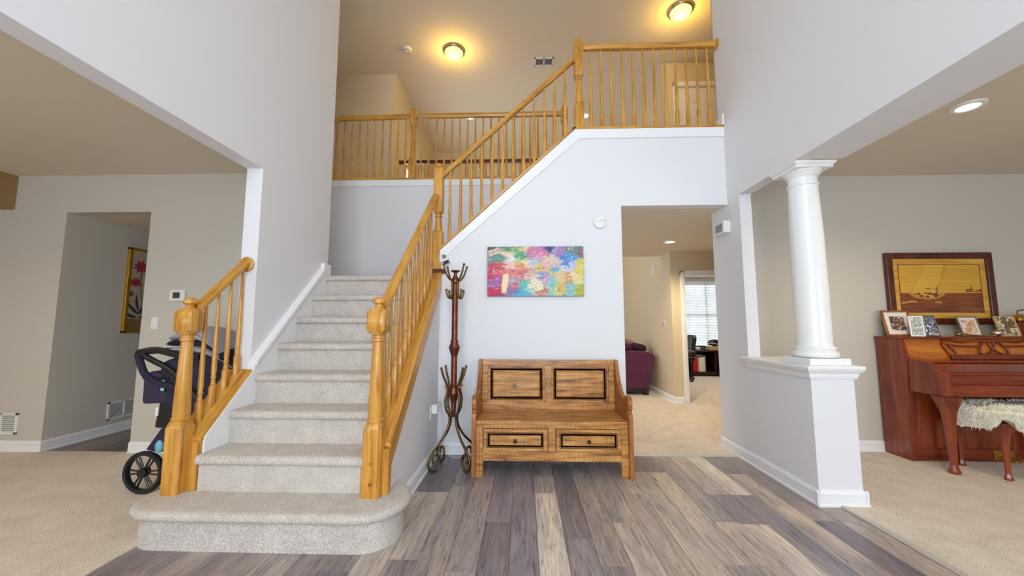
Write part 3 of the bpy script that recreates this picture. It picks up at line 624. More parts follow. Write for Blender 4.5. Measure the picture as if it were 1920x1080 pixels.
# ---- abstract canvas
ANC = [(.03,.05,60,80,70),(.2,.03,80,140,90),(.3,.1,110,180,100),(.05,.12,240,200,180),(.18,.14,245,200,180),(.35,.08,240,200,130),(.1,.22,90,150,130),(.35,.2,80,170,130),(.3,.3,190,220,110),(.05,.28,100,150,140),(.25,.25,230,230,220),(.05,.35,215,70,90),(.1,.45,225,90,80),(.25,.38,245,190,180),(.35,.42,240,150,110),(.4,.36,245,220,140),(.05,.6,215,50,100),(.15,.55,230,100,120),(.3,.55,235,120,120),(.4,.5,225,130,130),(.05,.75,160,100,170),(.12,.68,190,80,150),(.05,.9,215,30,80),(.12,.85,220,40,90),(.25,.72,170,190,220),(.27,.79,220,110,130),(.38,.78,90,200,190),(.33,.95,70,160,210),(.25,.9,150,110,170),(.37,.95,90,180,215),(.5,.7,240,230,190),(.52,.8,245,232,185),(.45,.62,240,190,170),(.5,.12,215,120,170),(.58,.1,220,110,160),(.55,.2,225,160,190),(.5,.3,190,180,215),(.54,.42,225,190,90),(.5,.38,190,200,225),(.62,.4,235,180,170),(.65,.25,230,200,170),(.68,.05,170,150,210),(.75,.1,180,120,180),(.66,.02,50,60,120),(.7,.48,90,170,210),(.64,.52,225,190,130),(.58,.58,130,150,205),(.6,.66,230,160,195),(.66,.72,120,210,205),(.65,.9,130,210,200),(.6,.9,210,130,110),(.75,.62,235,200,130),(.72,.85,220,205,120),(.78,.85,235,190,80),(.84,.8,140,190,190),(.86,.64,225,150,90),(.85,.9,130,200,200),(.9,.6,240,220,150),(.95,.5,240,220,60),(.95,.35,235,210,60),(.96,.7,235,225,140),(.97,.9,190,185,50),(.97,.05,90,140,130),(.88,.05,130,150,130),(.85,.2,50,140,215),(.88,.17,60,150,220),(.8,.25,60,130,210),(.83,.33,90,140,220),(.97,.12,170,80,100),(.9,.35,190,200,225),(.8,.48,210,215,225),(.85,.45,200,205,215),(.72,.35,230,190,180)]
def abstract(u, v0):
    v = 1-v0
    hu = 1 if u < .55 else .45
    uu = u+(vn(u*14, v*30)-.5)*.10*hu+(vn(u*50, v*60)-.5)*.03; vv = v+(vn(u*9+5, v*22+3)-.5)*.12+(vn(u*40+9, v*70)-.5)*.05
    sw = 0; acc = [0, 0, 0]
    for (a, b, r, g, bl_) in ANC:
        d = ((uu-a)*1.5)**2+((vv-b))**2+1e-4; wgt = 1/d**3; sw += wgt; acc[0] += r*wgt; acc[1] += g*wgt; acc[2] += bl_*wgt
    c_ = [a/sw for a in acc]
    s_ = vn(u*30, v*120) if u < .5 else vn(u*90, v*60)
    if s_ > .76: k = (s_-.76)/.24*1.0; c_ = [x+(248-x)*min(.9, k) for x in c_]
    if s_ < .16: c_ = [x*.70 for x in c_]
    m_ = sum(c_)/3; c_ = [(x-m_)*.86+m_*.98 for x in c_]
    if abs(u-(.185+.05*(v-.7)*-1.2))< .022+.01*vn(3, v*20) and .55 < v < .93: c_ = [250, 222, 168]
    return c_
cv = thing('canvas_painting', 'colourful abstract canvas painting hanging above the bench', 'painting', (.108, 3.80, 1.53))
B(-.372, .589, 3.785, 3.818, 1.532, 2.033).build('canvas_body', M['canvas_edge'], cv, bevel=.003)
painted('canvas_print', cv, (-.370, 3.784, 1.534), (1, 0, 0), (0, 0, 1), .957, .497, 190, 100, abstract, M['paint'])

# ---- wall and ceiling devices
t = thing('smoke_detector', 'round white alarm disc on the stair wall above the canvas', 'alarm', (.764, 3.82, 2.215))
MB().lathe([(.001, 0), (.064, 0), (.066, .02), (.060, .034), (.001, .036)], (.764, 3.82, 2.28), 28, Matrix.Rotation(R(90), 4, 'X')).build('body', M['plastic'], t, smooth=40)
for dx, dz in ((-.042, .012), (.04, .014), (0, .012)): MB().lathe([(.001, 0), (.006, 0), (.006, .002), (.001, .002)], (.764+dx, 3.785, 2.28+dz), 10, Matrix.Rotation(R(90), 4, 'X')).build('indicator', M['grey'], t)
t = thing('door_chime', 'white box-shaped door chime on the right wall by the passage', 'chime', (2.0, 3.9, 2.17))
B(1.985, 2.05, 3.79, 3.98, 2.165, 2.285).build('body', M['plastic'], t, bevel=.005)
for k in range(6): B(1.982, 1.986, 3.82+.023*k, 3.832+.023*k, 2.185, 2.265).build('grille_bar', M['grey'], t)
t = thing('motion_sensor', 'small white sensor with black lens clipped below the raking trim', 'sensor', (-.80, 3.79, 1.86))
mb = MB().box(-.035, .035, -.018, .02, -.03, .03); mb.xf(Matrix.Translation((-.79, 3.782, 1.885)) @ Matrix.Rotation(R(-24), 4, 'Y')); mb.build('body', M['plastic'], t, bevel=.004)
mb = MB().box(-.03, .03, -.021, -.016, -.03, .006); mb.xf(Matrix.Translation((-.79, 3.782, 1.885)) @ Matrix.Rotation(R(-24), 4, 'Y')); mb.build('lens_bar', M['dark'], t, bevel=.002)
mb = MB().box(-.018, .018, .0, .02, .03, .075); mb.xf(Matrix.Translation((-.79, 3.782, 1.885)) @ Matrix.Rotation(R(-24), 4, 'Y')); mb.build('bracket', M['grey'], t, bevel=.002)
mb = MB().tube(cat([(-.815, 3.798, 1.955), (-.845, 3.799, 1.975), (-.85, 3.80, 1.93), (-.83, 3.80, 1.88)], 6), .0025, 6); mb.build('wire', M['plastic'], t)
t = thing('wall_outlet', 'white outlet plate with plugged-in adapter on the stair side wall', 'outlet', (-.85, 3.58, .4))
B(-.856, -.848, 3.50, 3.58, .395, .51).build('plate', M['plastic'], t, bevel=.002)
B(-.85, -.80, 3.545, 3.60, .44, .52).build('adapter', M['plastic'], t, bevel=.005)
tag(MB().tube(cat([(-.815, 3.60, .50), (-.81, 3.68, .52), (-.80, 3.76, .40), (-.79, 3.79, .14), (-.74, 3.785, .012), (-.66, 3.70, .006), (-.58, 3.74, .006), (-.50, 3.77, .008), (-.46, 3.775, .006)], 6), .003, 6).build('power_cord', M['plastic'], smooth=60), 'thin white cord running from the outlet adapter behind the coat rack', 'cord')
t = thing('thermostat', 'white thermostat with dark screen on the left room wall', 'thermostat', (-3.51, 3.74, 1.485))
B(-3.585, -3.43, 3.722, 3.75, 1.487, 1.603).build('body', M['plastic'], t, bevel=.008)
B(-3.545, -3.475, 3.719, 3.723, 1.515, 1.575).build('screen', plain('green_grey_screen', S(62, 78, 70), .2), t)
def switch(label, x, y, z, axis='y', group=None):
    t = thing('light_switch', label, 'switch', (x, y, z-.06))
    if axis == 'y':
        B(x-.036, x+.036, y-.007, y, z-.06, z+.06).build('plate', M['plastic'], t, bevel=.003)
        B(x-.017, x+.017, y-.012, y-.006, z-.034, z+.034).build('rocker', M['white'], t, bevel=.002)
    else:
        B(x-.007, x, y-.036, y+.036, z-.06, z+.06).build('plate', M['plastic'], t, bevel=.003)
        B(x-.014, x-.006, y-.017, y+.017, z-.034, z+.034).build('rocker', M['grey'], t, bevel=.002)
switch('white rocker switch plate beside the left room passage', -3.735, 3.75, 1.265)
switch('small switch plate on the passage wall above the sofa', 2.39, 6.62, 1.255, 'x')
t = thing('wall_sensor', 'narrow white stick high on the passage wall', 'sensor', (2.38, 6.95, 2.17)); B(2.365, 2.39, 7.03, 7.09, 2.17, 2.33).build('body', M['plastic'], t, bevel=.004)
def vent_y(label, x0, x1, z0, z1, y):
    t = thing('wall_vent', label, 'vent', ((x0+x1)/2, y, z0))
    MB().box(x0, x1, y-.012, y, z0, z0+.022).box(x0, x1, y-.012, y, z1-.022, z1).box(x0, x0+.025, y-.012, y, z0, z1).box(x1-.025, x1, y-.012, y, z0, z1).box((x0+x1)/2-.008, (x0+x1)/2+.008, y-.012, y, z0, z1).build('frame', M['plastic'], t, bevel=.002)
    n = 9
    for k in range(n):
        zz = z0+.022+(z1-z0-.044)*(k+.5)/n
        MB().prism([(y-.002, zz-.007), (y-.010, zz+.004), (y-.008, zz+.006), (y, zz-.005)], 'x', x0+.02, x1-.02).build('louvre', M['plastic'], t)
    B(x0+.02, x1-.02, y-.0015, y-.0005, z0+.02, z1-.02).build('backing', M['grey'], t)
def vent_x(label, y0, y1, z0, z1, x):
    t = thing('wall_vent', label, 'vent', (x, (y0+y1)/2, z0))
    MB().box(x, x+.012, y0, y1, z0, z0+.022).box(x, x+.012, y0, y1, z1-.022, z1).box(x, x+.012, y0, y0+.025, z0, z1).box(x, x+.012, y1-.025, y1, z0, z1).box(x, x+.012, (y0+y1)/2-.008, (y0+y1)/2+.008, z0, z1).build('frame', M['plastic'], t, bevel=.002)
    n = 9
    for k in range(n):
        zz = z0+.022+(z1-z0-.044)*(k+.5)/n
        MB().prism([(x+.002, zz-.007), (x+.010, zz+.004), (x+.008, zz+.006), (x, zz-.005)], 'y', y0+.02, y1-.02).build('louvre', M['plastic'], t)
    B(x+.0005, x+.0015, y0+.02, y1-.02, z0+.02, z1-.02).build('backing', M['grey'], t)
vent_y('white louvred vent low on the wall at the left edge', -5.40, -5.05, .165, .372, 3.75)
vent_x('white louvred vent low inside the left passage under the flower picture', 4.33, 4.70, .155, .36, -4.79)
t = thing('ceiling_vent', 'twin-section return vent in the upstairs ceiling', 'vent', (.345, 6.16, ZC-.012))
MB().box(.185, .505, 6.06, 6.085, ZC-.012, ZC).box(.185, .505, 6.235, 6.26, ZC-.012, ZC).box(.185, .205, 6.06, 6.26, ZC-.012, ZC).box(.485, .505, 6.06, 6.26, ZC-.012, ZC).box(.335, .355, 6.06, 6.26, ZC-.012, ZC).build('frame', M['plastic'], t)
B(.2, .49, 6.08, 6.24, ZC-.004, ZC-.002).build('backing', M['grey'], t)
for k in range(8): B(.2, .49, 6.09+.019*k, 6.096+.019*k, ZC-.010, ZC-.003).build('louvre', M['grey'], t)
t = thing('smoke_detector', 'round white smoke detector on the upstairs ceiling', 'alarm', (-1.91, 5.79, ZC-.04))
MB().lathe([(.001, -.04), (.045, -.04), (.068, -.03), (.074, -.012), (.074, 0), (.001, 0)], (-1.91, 5.79, ZC), 24).build('body', M['plastic'], t, smooth=40)
MB().tube([(-1.91+.05*math.cos(2*math.pi*k/20), 5.79+.05*math.sin(2*math.pi*k/20), ZC-.038) for k in range(20)], .004, 6, True).build('vent_ring', M['grey'], t)

# ---- lamps
def ptlight(par, loc, e, col, r=.06, name='bulb'):
    l = bpy.data.lights.new(name, 'POINT'); l.energy = e; l.color = col; l.shadow_soft_size = r
    o = bpy.data.objects.new(name, l); COL.objects.link(o); b = BASE[par.name]; o.parent = par; o.location = (loc[0]-b[0], loc[1]-b[1], loc[2]-b[2])
WARM = (1.0, .62, .11)
def flush(label, x, y):
    t = thing('flush_lamp', label, 'lamp', (x, y, ZC-.15), 'flush lamps upstairs')
    MB().lathe([(.001, 0), (.165, 0), (.175, -.012), (.172, -.03), (.160, -.042), (.150, -.044), (.150, -.03), (.001, -.03)], (x, y, ZC), 32).build('rim', M['nickel'], t, smooth=40)
    MB().lathe([(.150, -.036), (.143, -.06), (.118, -.09), (.075, -.115), (.03, -.126), (.001, -.128)], (x, y, ZC), 32).build('glass_bowl', M['lampglass'], t, smooth=60)
    MB().lathe([(.012, -.122), (.014, -.132), (.008, -.142), (.001, -.145)], (x, y, ZC), 12).build('finial', M['nickel'], t, smooth=40)
    ptlight(t, (x, y, ZC-.24), LAMP_E, WARM, .10)
LAMP_E = 8
flush('brushed flush lamp with lit bowl over the upstairs hall', -1.15, 5.85)
flush('brushed flush lamp with lit bowl at the top right by the wall', 2.25, 5.14)
def recessed(label, x, y, z, e=10, col=(1, .80, .50), r=.085):
    t = thing('recessed_light', label, 'light', (x, y, z-.012), 'recessed ceiling lights')
    MB().lathe([(r*.72, -.004), (r*.74, -.012), (r*1.08, -.010), (r*1.12, 0), (r*.72, 0)], (x, y, z), 28).build('trim_ring', M['white'], t, smooth=40)
    MB().lathe([(.001, -.006), (r*.73, -.006), (r*.73, -.001), (.001, -.001)], (x, y, z), 24).build('lens', M['lens'], t)
    l = bpy.data.lights.new('bulb', 'SPOT'); l.energy = e*3; l.color = col; l.shadow_soft_size = .06; l.spot_size = R(140); l.spot_blend = .8
    o = bpy.data.objects.new('bulb', l); COL.objects.link(o); o.parent = t; o.location = (0, 0, -.02)
recessed('lit recessed light in the right room ceiling above the piano room', 3.20, 2.72, ZR, 9)
recessed('added unseen recessed light in the left room ceiling out beyond the header', -3.6, 1.0, ZR, 9, (1, .74, .42))  # out-of-view lamp, added to warm and brighten the left room
recessed('second added unseen recessed light in the left room ceiling further left', -5.0, 2.0, ZR, 7, (1, .74, .42))  # another added lamp out of view, same purpose
recessed('lit recessed light in the passage ceiling beyond the bench', 2.12, 5.54, 2.455, 20)
recessed('added unseen recessed light in the office ceiling beyond the doorway', 3.9, 8.3, 2.7, 22, (1, .93, .84))  # unseen lamp added to brighten the office
recessed('lit recessed light in the far upstairs ceiling behind the raking rail', -1.18, 7.87, ZC, 3, (1, .90, .72), .11)
recessed('lit recessed light in the far upstairs ceiling right of the tall newel', 1.31, 7.9, ZC, 3, (1, .90, .72), .11)

# ---- column on the knee wall
co = thing('column', 'round white Tuscan column standing on the knee wall', 'column', (2.205, 3.0, .957))
CX, CY = 2.205, 3.005
B(CX-.145, CX+.145, CY-.145, CY+.145, .957, 1.005).build('plinth', M['gloss'], co, bevel=.003)
MB().lathe([(.125, 1.005), (.142, 1.012), (.150, 1.028), (.146, 1.048), (.132, 1.056), (.130, 1.064), (.137, 1.072), (.133, 1.082), (.118, 1.088)], (CX, CY, 0), 36).build('base', M['gloss'], co, smooth=30)
MB().lathe([(.119, 1.085), (.114, 1.11), (.115, 1.5), (.109, 1.95), (.098, 2.33), (.097, 2.34)], (CX, CY, 0), 40).build('shaft', M['gloss'], co, smooth=40)
MB().lathe([(.097, 2.325), (.106, 2.328), (.108, 2.336), (.106, 2.344), (.097, 2.347), (.097, 2.395), (.104, 2.398), (.108, 2.41), (.128, 2.432), (.130, 2.444)], (CX, CY, 0), 40).build('capital', M['gloss'], co, smooth=30)
mb = MB(); mb.loft([[(CX-a, CY-a, z), (CX+a, CY-a, z), (CX+a, CY+a, z), (CX-a, CY+a, z)] for z, a in ((2.444, .138), (2.462, .138), (2.466, .142), (2.476, .152), (2.489, .155))]); mb.build('abacus', M['gloss'], co)

# ---- piano
px0, px1 = 3.545, 5.12
pi = thing('upright_piano', 'reddish cherry upright piano with carved music desk against the wall', 'piano', ((px0+px1)/2, 3.75, 0))
sidep = [(4.01, 0), (4.01, 1.118), (3.76, 1.118), (3.712, .93), (3.745, 0)]
for x in (px0, px1-.04): MB().prism(sidep, 'x', x, x+.04).build('side_panel', M['cherry'], pi, bevel=.004)
B(px0-.012, px1+.012, 3.745, 4.015, 1.118, 1.136).build('lid', M['cherryh'], pi, bevel=.005)
MB().prism([(3.80, 1.116), (3.775, 1.116), (3.727, .92), (3.76, .92)], 'x', px0+.04, px1-.04).build('upper_panel', M['maple'] if False else wood('amber_cherry_panel', S(150, 76, 16), S(190, 108, 28), S(206, 130, 44), (2, 10, 10), .25, .02, coat=.5), pi)
arm = [(3.72, .935), (3.545, .918), (3.49, .885), (3.44, .845), (3.405, .832), (3.405, .64), (3.74, .64)]
for x in (px0+.012, px1-.062): MB().prism(arm, 'x', x, x+.05).build('key_arm', M['cherry'], pi, bevel=.005)
fx0, fx1 = px0+.062, px1-.062
MB().prism([(3.72, .93), (3.60, .924), (3.585, .915), (3.60, .90), (3.72, .90)], 'x', fx0, fx1).build('key_shelf', M['cherryh'], pi)
MB().prism([(3.60, .905), (3.575, .90), (3.47, .845), (3.462, .835), (3.60, .80)], 'x', fx0, fx1).build('fallboard', M['cherryh'], pi)
MB().prism([(3.60, .836), (3.455, .836), (3.445, .828), (3.445, .820), (3.45, .815), (3.60, .815)], 'x', fx0, fx1).build('fall_moulding', M['cherryh'], pi)
B(fx0, fx1, 3.452, 3.56, .735, .815).build('key_slip', M['cherryh'], pi, bevel=.003)
B(fx0, fx1, 3.425, 3.60, .64, .735).build('key_bed', M['cherryh'], pi, bevel=.006)
B(px0+.04, px1-.04, 3.76, 3.80, .10, .64).build('lower_panel', M['cherry'], pi)
B(px0+.03, px1-.03, 3.748, 3.80, 0.006, .12).build('toe_board', M['cherryh'], pi, bevel=.004)
def cabriole(mat, par, x, y, zt, top=.062):
    mb = MB(); rings = []
    for f, a, ch in ((1, top, .006), (.985, top, .006), (.92, top*.86, .01), (.8, top*.62, .012), (.6, top*.48, .014), (.35, top*.38, .012), (.14, top*.32, .01), (.09, top*.38, .012), (.04, top*.52, .016), (.01, top*.5, .016)):
        pts = [(a, -a+ch), (a, a-ch), (a-ch, a), (-a+ch, a), (-a, a-ch), (-a, -a+ch), (-a+ch, -a), (a-ch, -a)]
        rings.append([(x+p[0], y+p[1], .006+(zt-.006)*(f-.01)/.99) for p in pts])
    mb.loft(rings[::-1]); return mb.build('leg', mat, par, smooth=35)
for x in (px0+.06, px1-.06): cabriole(M['cherry'], pi, x, 3.455, .64, .068)
# carved music desk
md = B(3.95, 4.72, 3.695, 3.712, .931, .975).build('music_desk', M['cherryh'], pi, bevel=.004)
def onp(x, z, lift=.016): return (x, 3.727+(z-.92)*.245-lift, z)
mcx = 4.36
def carve(pts, r=.009, n=6): MB().tube(cat([onp(x, z) for x, z in pts], n), r, 8).build('fretwork', M['cherryh'], md, smooth=60)
carve([(3.965, .96), (3.945, 1.01), (3.925, 1.05), (3.94, 1.095), (3.99, 1.105), (4.1, 1.09), (4.2, 1.095), (4.27, 1.10), (4.36, 1.095), (4.45, 1.10), (4.52, 1.095), (4.62, 1.09), (4.73, 1.105), (4.78, 1.095), (4.795, 1.05), (4.775, 1.01), (4.755, .96)], .012)
carve([(3.965, 1.065), (4.02, 1.055), (4.1, 1.05), (4.2, 1.048), (4.26, 1.055)]); carve([(4.46, 1.055), (4.52, 1.048), (4.62, 1.05), (4.70, 1.055), (4.755, 1.065)])
carve([(3.975, 1.06), (4.0, 1.02), (4.02, .985)]); carve([(4.745, 1.06), (4.72, 1.02), (4.70, .985)])
for s, ox in ((1, -.05), (-1, .05)):
    MB().tube([onp(mcx+ox+s*.0+.062*math.cos(a)*1.0+s*.045*math.sin(a), 1.04+.068*math.sin(a), .018) for a in [2*math.pi*k/28 for k in range(28)]], .0095, 8, True).build('fretwork', M['cherryh'], md, smooth=60)
B(4.27, 4.45, 3.742, 3.75, .025, .105).build('pedal_plate', M['brass'], pi, bevel=.002)
for x in (4.30, 4.36, 4.42): MB().tube(cat([(x, 3.75, .06), (x, 3.70, .06), (x, 3.66, .05), (x, 3.63, .045)], 4), [.006]*8+[.008, .011, .013, .014, .012], 8).build('pedal', M['brass'], pi, smooth=60)

# ---- piano stool and sheepskin
so = thing('piano_stool', 'cherry piano stool with cabriole legs under the sheepskin', 'stool', (4.27, 3.49, 0))
for x in (3.885, 4.65):
    for y in (3.325, 3.655): cabriole(M['cherry'], so, x, y, .455, .05)
MB().box(3.885, 4.65, 3.29, 3.33, .39, .462).box(3.885, 4.65, 3.65, 3.69, .39, .462).box(3.85, 3.89, 3.33, 3.65, .39, .462).box(4.645, 4.685, 3.33, 3.65, .39, .462).build('apron', M['cherryh'], so, bevel=.004)
B(3.84, 4.695, 3.28, 3.70, .462, .50).build('seat', M['black'], so, bevel=.012)
sh = thing('sheepskin', 'cream sheepskin draped over the piano stool', 'sheepskin', (4.27, 3.49, .5))
mb = MB(); rings = []; NS = 72
def sk_low(a):
    x = math.cos(a); y = math.sin(a)
    l = .40
    if x < -.55: l = .385-.03*math.sin(a*3)
    if y < -.3: l = .43+.03*math.sin(a*7)
    if y < -.2 and -.82 < x < -.60: l = .50
    return l
def sp(t, e): return math.copysign(abs(t)**e, t)
for i in range(9):
    f = i/8; ring = []
    for k in range(NS):
        a = 2*math.pi*k/NS; ex = .5
        rx = .465*(.35+.65*min(1, f*1.6)); ry = .25*(.35+.65*min(1, f*1.6))
        if f > .62: rx += .015; ry += .015
        ztop = .572-.02*(min(1, f*1.6))**2; z = ztop if f <= .62 else ztop+(sk_low(a)-ztop)*((f-.62)/.38)
        z += .012*(vn(k*.9+i, i*2.1)-.5)
        ring.append((4.27+rx*sp(math.cos(a), ex), 3.49+ry*sp(math.sin(a), ex), z))
    rings.append(ring)
rings = [[(4.27+(p[0]-4.27)*.05, 3.49+(p[1]-3.49)*.05, .575) for p in rings[0]]]+rings
mb.loft(rings, caps=True); skin = mb.build('hide', M['fleece'], sh, smooth=80)
tf = MB(); rr = random.Random(5)
for _ in range(5200):
    i = rr.choice((2, 3, 4, 5, 5, 6, 6, 7, 7, 8, 8)); k = rr.randrange(NS); q = rr.random(); f2 = rr.random()
    a, b = Vector(rings[i][k]), Vector(rings[i][(k+1) % NS]); c2 = Vector(rings[min(i+1, 9)][k]); p = a.lerp(b, q).lerp(c2+(b-a)*q, f2)
    out = Vector((p.x-4.27, (p.y-3.49)*1.6, 0)).normalized() if i > 4 else Vector((rr.uniform(-1, 1), rr.uniform(-1, 1), 0))*.7
    d = (out*(.6+rr.random()*.5)+Vector((rr.uniform(-.5, .5), rr.uniform(-.5, .5), (1.0 if i <= 5 else -.6)+rr.uniform(-.4, .3)))).normalized()
    L = rr.uniform(.016, .034); r0 = rr.uniform(.004, .007); u = d.orthogonal().normalized(); v = d.cross(u); tip = p+d*L+Vector((rr.uniform(-.008, .008), rr.uniform(-.008, .008), -.006))
    p = p-d*.004
    tf.add([p+u*r0, p-u*r0*.5+v*r0*.87, p-u*r0*.5-v*r0*.87, tip], [(0, 1, 3), (1, 2, 3), (2, 0, 3)])
fo = tf.build('wool', M['fleece'], sh); fo['kind'] = 'stuff'

# ---- marquetry picture
def ellipse(u, v, a, b, ra, rb): return ((u-a)/ra)**2+((v-b)/rb)**2
def marq(u, v):
    g = (vn(u*4, v*60)-.5)*18
    hz = .40
    c_ = [214+g, 164+g, 58+g*.6]
    l1 = .13+.20*(v-.42)/.58; l2 = .46+.12*(v-.42)/.58
    if l1 < u < l2: c_ = [220+g, 172+g, 64+g*.6]
    if l2-.02 < u < l2+.05 and v > .72: c_ = [206, 154, 58]
    if abs(u-l1) < .0035 or abs(u-l2) < .0035: c_ = [186, 138, 50]
    if v < hz:
        g2 = (vn(u*5+8, v*46)-.5)*50; c_ = [128+g2*.8, 66+g2*.6, 32+g2*.3]
        if abs(v-.20-(vn(u*7, 2)-.5)*.08) < .012 and (u < .2 or .42 < u < .5): c_ = [214, 170, 90]
    e1 = ellipse(u, v, .33, .40, .22, .13)
    if v < .41 and e1 < 1:
        c_ = [196, 132, 52]
        if e1 < .62: c_ = [110, 58, 28] if vn(u*40, v*40) < .5 else [212, 164, 80]
    if .30 < u < .46 and abs(v-(.50-.12*(u-.3))) < .008: c_ = [126, 74, 30]
    if .445 < u < .46 and .4 < v < .54: c_ = [126, 74, 30]
    if u > .80 and .42 < v < .46+.02*math.sin(u*40): c_ = [140, 82, 36]
    if .845 < u < .90 and .46 < v < .50: c_ = [120, 66, 32]
    if .87 < u < .885 and .5 < v < .54: c_ = [120, 66, 32]
    return c_
wp = thing('marquetry_picture', 'gold inlaid-wood sailing boat picture in dark frame above the piano', 'picture', (4.228, 4.02, 1.25))
X0, X1, Z0, Z1 = 3.705, 4.755, 1.25, 1.985
for poly in ([(X0, Z0), (X1, Z0), (X1-.065, Z0+.065), (X0+.065, Z0+.065)], [(X0, Z1), (X1, Z1), (X1-.065, Z1-.065), (X0+.065, Z1-.065)], [(X0, Z0), (X0+.065, Z0+.065), (X0+.065, Z1-.065), (X0, Z1)], [(X1, Z0), (X1-.065, Z0+.065), (X1-.065, Z1-.065), (X1, Z1)]):
    MB().prism(poly, 'y', 3.985, 4.028).build('frame_bar', M['frame'], wp, bevel=.008)
B(X0+.06, X1-.06, 4.004, 4.02, Z0+.06, Z1-.06).build('border', M['maple'], wp)
painted('inlay', wp, (X0+.125, 4.002, Z0+.125), (1, 0, 0), (0, 0, 1), X1-X0-.25, Z1-Z0-.25, 140, 84, marq, M['print'])
MB().box(X0+.121, X1-.121, 4.0015, 4.004, Z0+.121, Z0+.127).box(X0+.121, X1-.121, 4.0015, 4.004, Z1-.127, Z1-.121).box(X0+.121, X0+.127, 4.0015, 4.004, Z0+.121, Z1-.121).box(X1-.127, X1-.121, 4.0015, 4.004, Z0+.121, Z1-.121).build('inlay_line', M['frame'], wp)

# ---- photo frames on the piano
def photo(seed, pal):
    def fn(u, v):
        s_ = vn(u*6+seed*7, v*7+seed*3)*.65+vn(u*15+seed, v*16+seed*5)*.35
        i = min(len(pal)-1, int(s_*len(pal)*1.0)); return pal[i]
    return fn
def pframe(label, x, y, wd, ht, tilt, yaw, bar, fm, pic, matw=0):
    t = thing('photo_frame', label, 'photo frame', (x, y, 1.137), 'photo frames standing on the piano')
    Mx = Matrix.Translation((x, y, 1.137)) @ Matrix.Rotation(R(yaw), 4, 'Z') @ Matrix.Rotation(R(-tilt), 4, 'X')
    mb = MB()
    for a in ((-wd/2, wd/2, -.008, .010, 0, bar), (-wd/2, wd/2, -.008, .010, ht-bar, ht), (-wd/2, -wd/2+bar, -.008, .010, bar, ht-bar), (wd/2-bar, wd/2, -.008, .010, bar, ht-bar)): mb.box(*a)
    mb.xf(Mx); mb.build('frame_border', fm, t, bevel=.0025)
    mb = MB().box(-wd/2+bar*.6, wd/2-bar*.6, 0, .008, bar*.6, ht-bar*.6); mb.xf(Mx); mb.build('mount', M['paper'], t)
    o = Mx @ Vector((-wd/2+bar+matw, -.002, bar+matw)); ux = Mx.to_3x3() @ Vector((1, 0, 0)); uz = Mx.to_3x3() @ Vector((0, 0, 1))
    painted('photograph', t, o, ux, uz, wd-2*bar-2*matw, ht-2*bar-2*matw, 28, 34, pic, M['print'])
    mb = MB().prism([(-.025, 0), (.025, 0), (.018, ht*.62), (-.018, ht*.62)], 'y', 0, .004)
    mb.xf(Mx @ Matrix.Translation((0, .012, ht*.04)) @ Matrix.Translation((0, .0, ht*.62)) @ Matrix.Rotation(R(tilt+16), 4, 'X') @ Matrix.Translation((0, 0, -ht*.62))); mb.build('easel_strut', M['dark'], t)
    return t
pframe('wood-framed photograph with wide white mount at the piano left end', 3.69, 3.885, .25, .26, 14, -4, .018, M['pined'], photo(1, [(240, 240, 238), (220, 180, 150), (120, 80, 60), (60, 60, 70), (200, 160, 130), (238, 236, 232)]), .042)
pframe('white double photo frame turned sideways beside the wood-framed photograph', 3.748, 3.785, .10, .20, 12, -30, .012, M['white'], photo(2, [(220, 225, 230), (150, 160, 150), (190, 190, 180), (240, 240, 240)]))
pframe('silver-framed photograph of two blue-clad figures, second from the picture corner', 3.935, 3.86, .19, .21, 15, -3, .012, M['nickel'], photo(3, [(60, 66, 60), (40, 60, 110), (230, 225, 225), (70, 100, 150), (150, 130, 110), (90, 90, 70)]))
pframe('champagne-framed photograph with a pale mount behind the silver ladle', 4.325, 3.85, .18, .20, 15, -3, .012, M['nickel'], photo(4, [(110, 110, 120), (216, 160, 120), (230, 180, 140), (235, 230, 235), (150, 100, 90)]), .018)
pframe('brown-toned photograph in a cream frame near the brass bell', 4.69, 3.86, .18, .20, 15, -3, .011, M['tan'], photo(5, [(50, 36, 26), (190, 160, 110), (230, 220, 190), (90, 66, 46), (140, 110, 74), (40, 30, 24)]))
t = thing('serving_ladle', 'curved silver ladle with gilt handle lying on the piano lid', 'ladle', (4.30, 3.775, 1.137))
MB().tube(cat([(4.10, 3.78, 1.158), (4.16, 3.775, 1.162), (4.25, 3.77, 1.150), (4.36, 3.77, 1.144), (4.45, 3.775, 1.150)], 5), [.006, .011, .012, .012, .010, .009]+[.007]*15, 8).build('handle', M['brass'], t, smooth=60)
MB().ellipsoid((4.475, 3.78, 1.172), .045, .035, .028, 16, 10).build('bowl', M['silver'], t, smooth=80)
t = thing('wooden_box', 'small dark wooden box under the brass bell on the piano', 'box', (4.86, 3.93, 1.137))
B(4.80, 4.93, 3.88, 3.98, 1.137, 1.28).build('body', M['cherry'], t, bevel=.004); B(4.79, 4.94, 3.87, 3.99, 1.28, 1.292).build('lid', M['frame'], t, bevel=.003)
t = thing('brass_bell', 'ribbed brass dome with a hooked handle on the small box', 'bell', (4.865, 3.93, 1.292))
mb = MB(); rings = []
for i in range(9):
    a = R(90)*i/8; r = .072*math.cos(a); z = 1.292+.062*math.sin(a)
    rings.append([(4.865+max(r, .001)*(1+.05*math.cos(8*2*math.pi*k/48))*math.cos(2*math.pi*k/48), 3.93+max(r, .001)*(1+.05*math.cos(8*2*math.pi*k/48))*math.sin(2*math.pi*k/48), z) for k in range(48)])
mb.loft(rings); mb.build('dome', M['brass'], t, smooth=60)
MB().tube(cat([(4.86, 3.93, 1.35), (4.86, 3.93, 1.378), (4.875, 3.93, 1.388), (4.92, 3.92, 1.396)], 4), .006, 8).build('handle', M['bronze'], t, smooth=60)
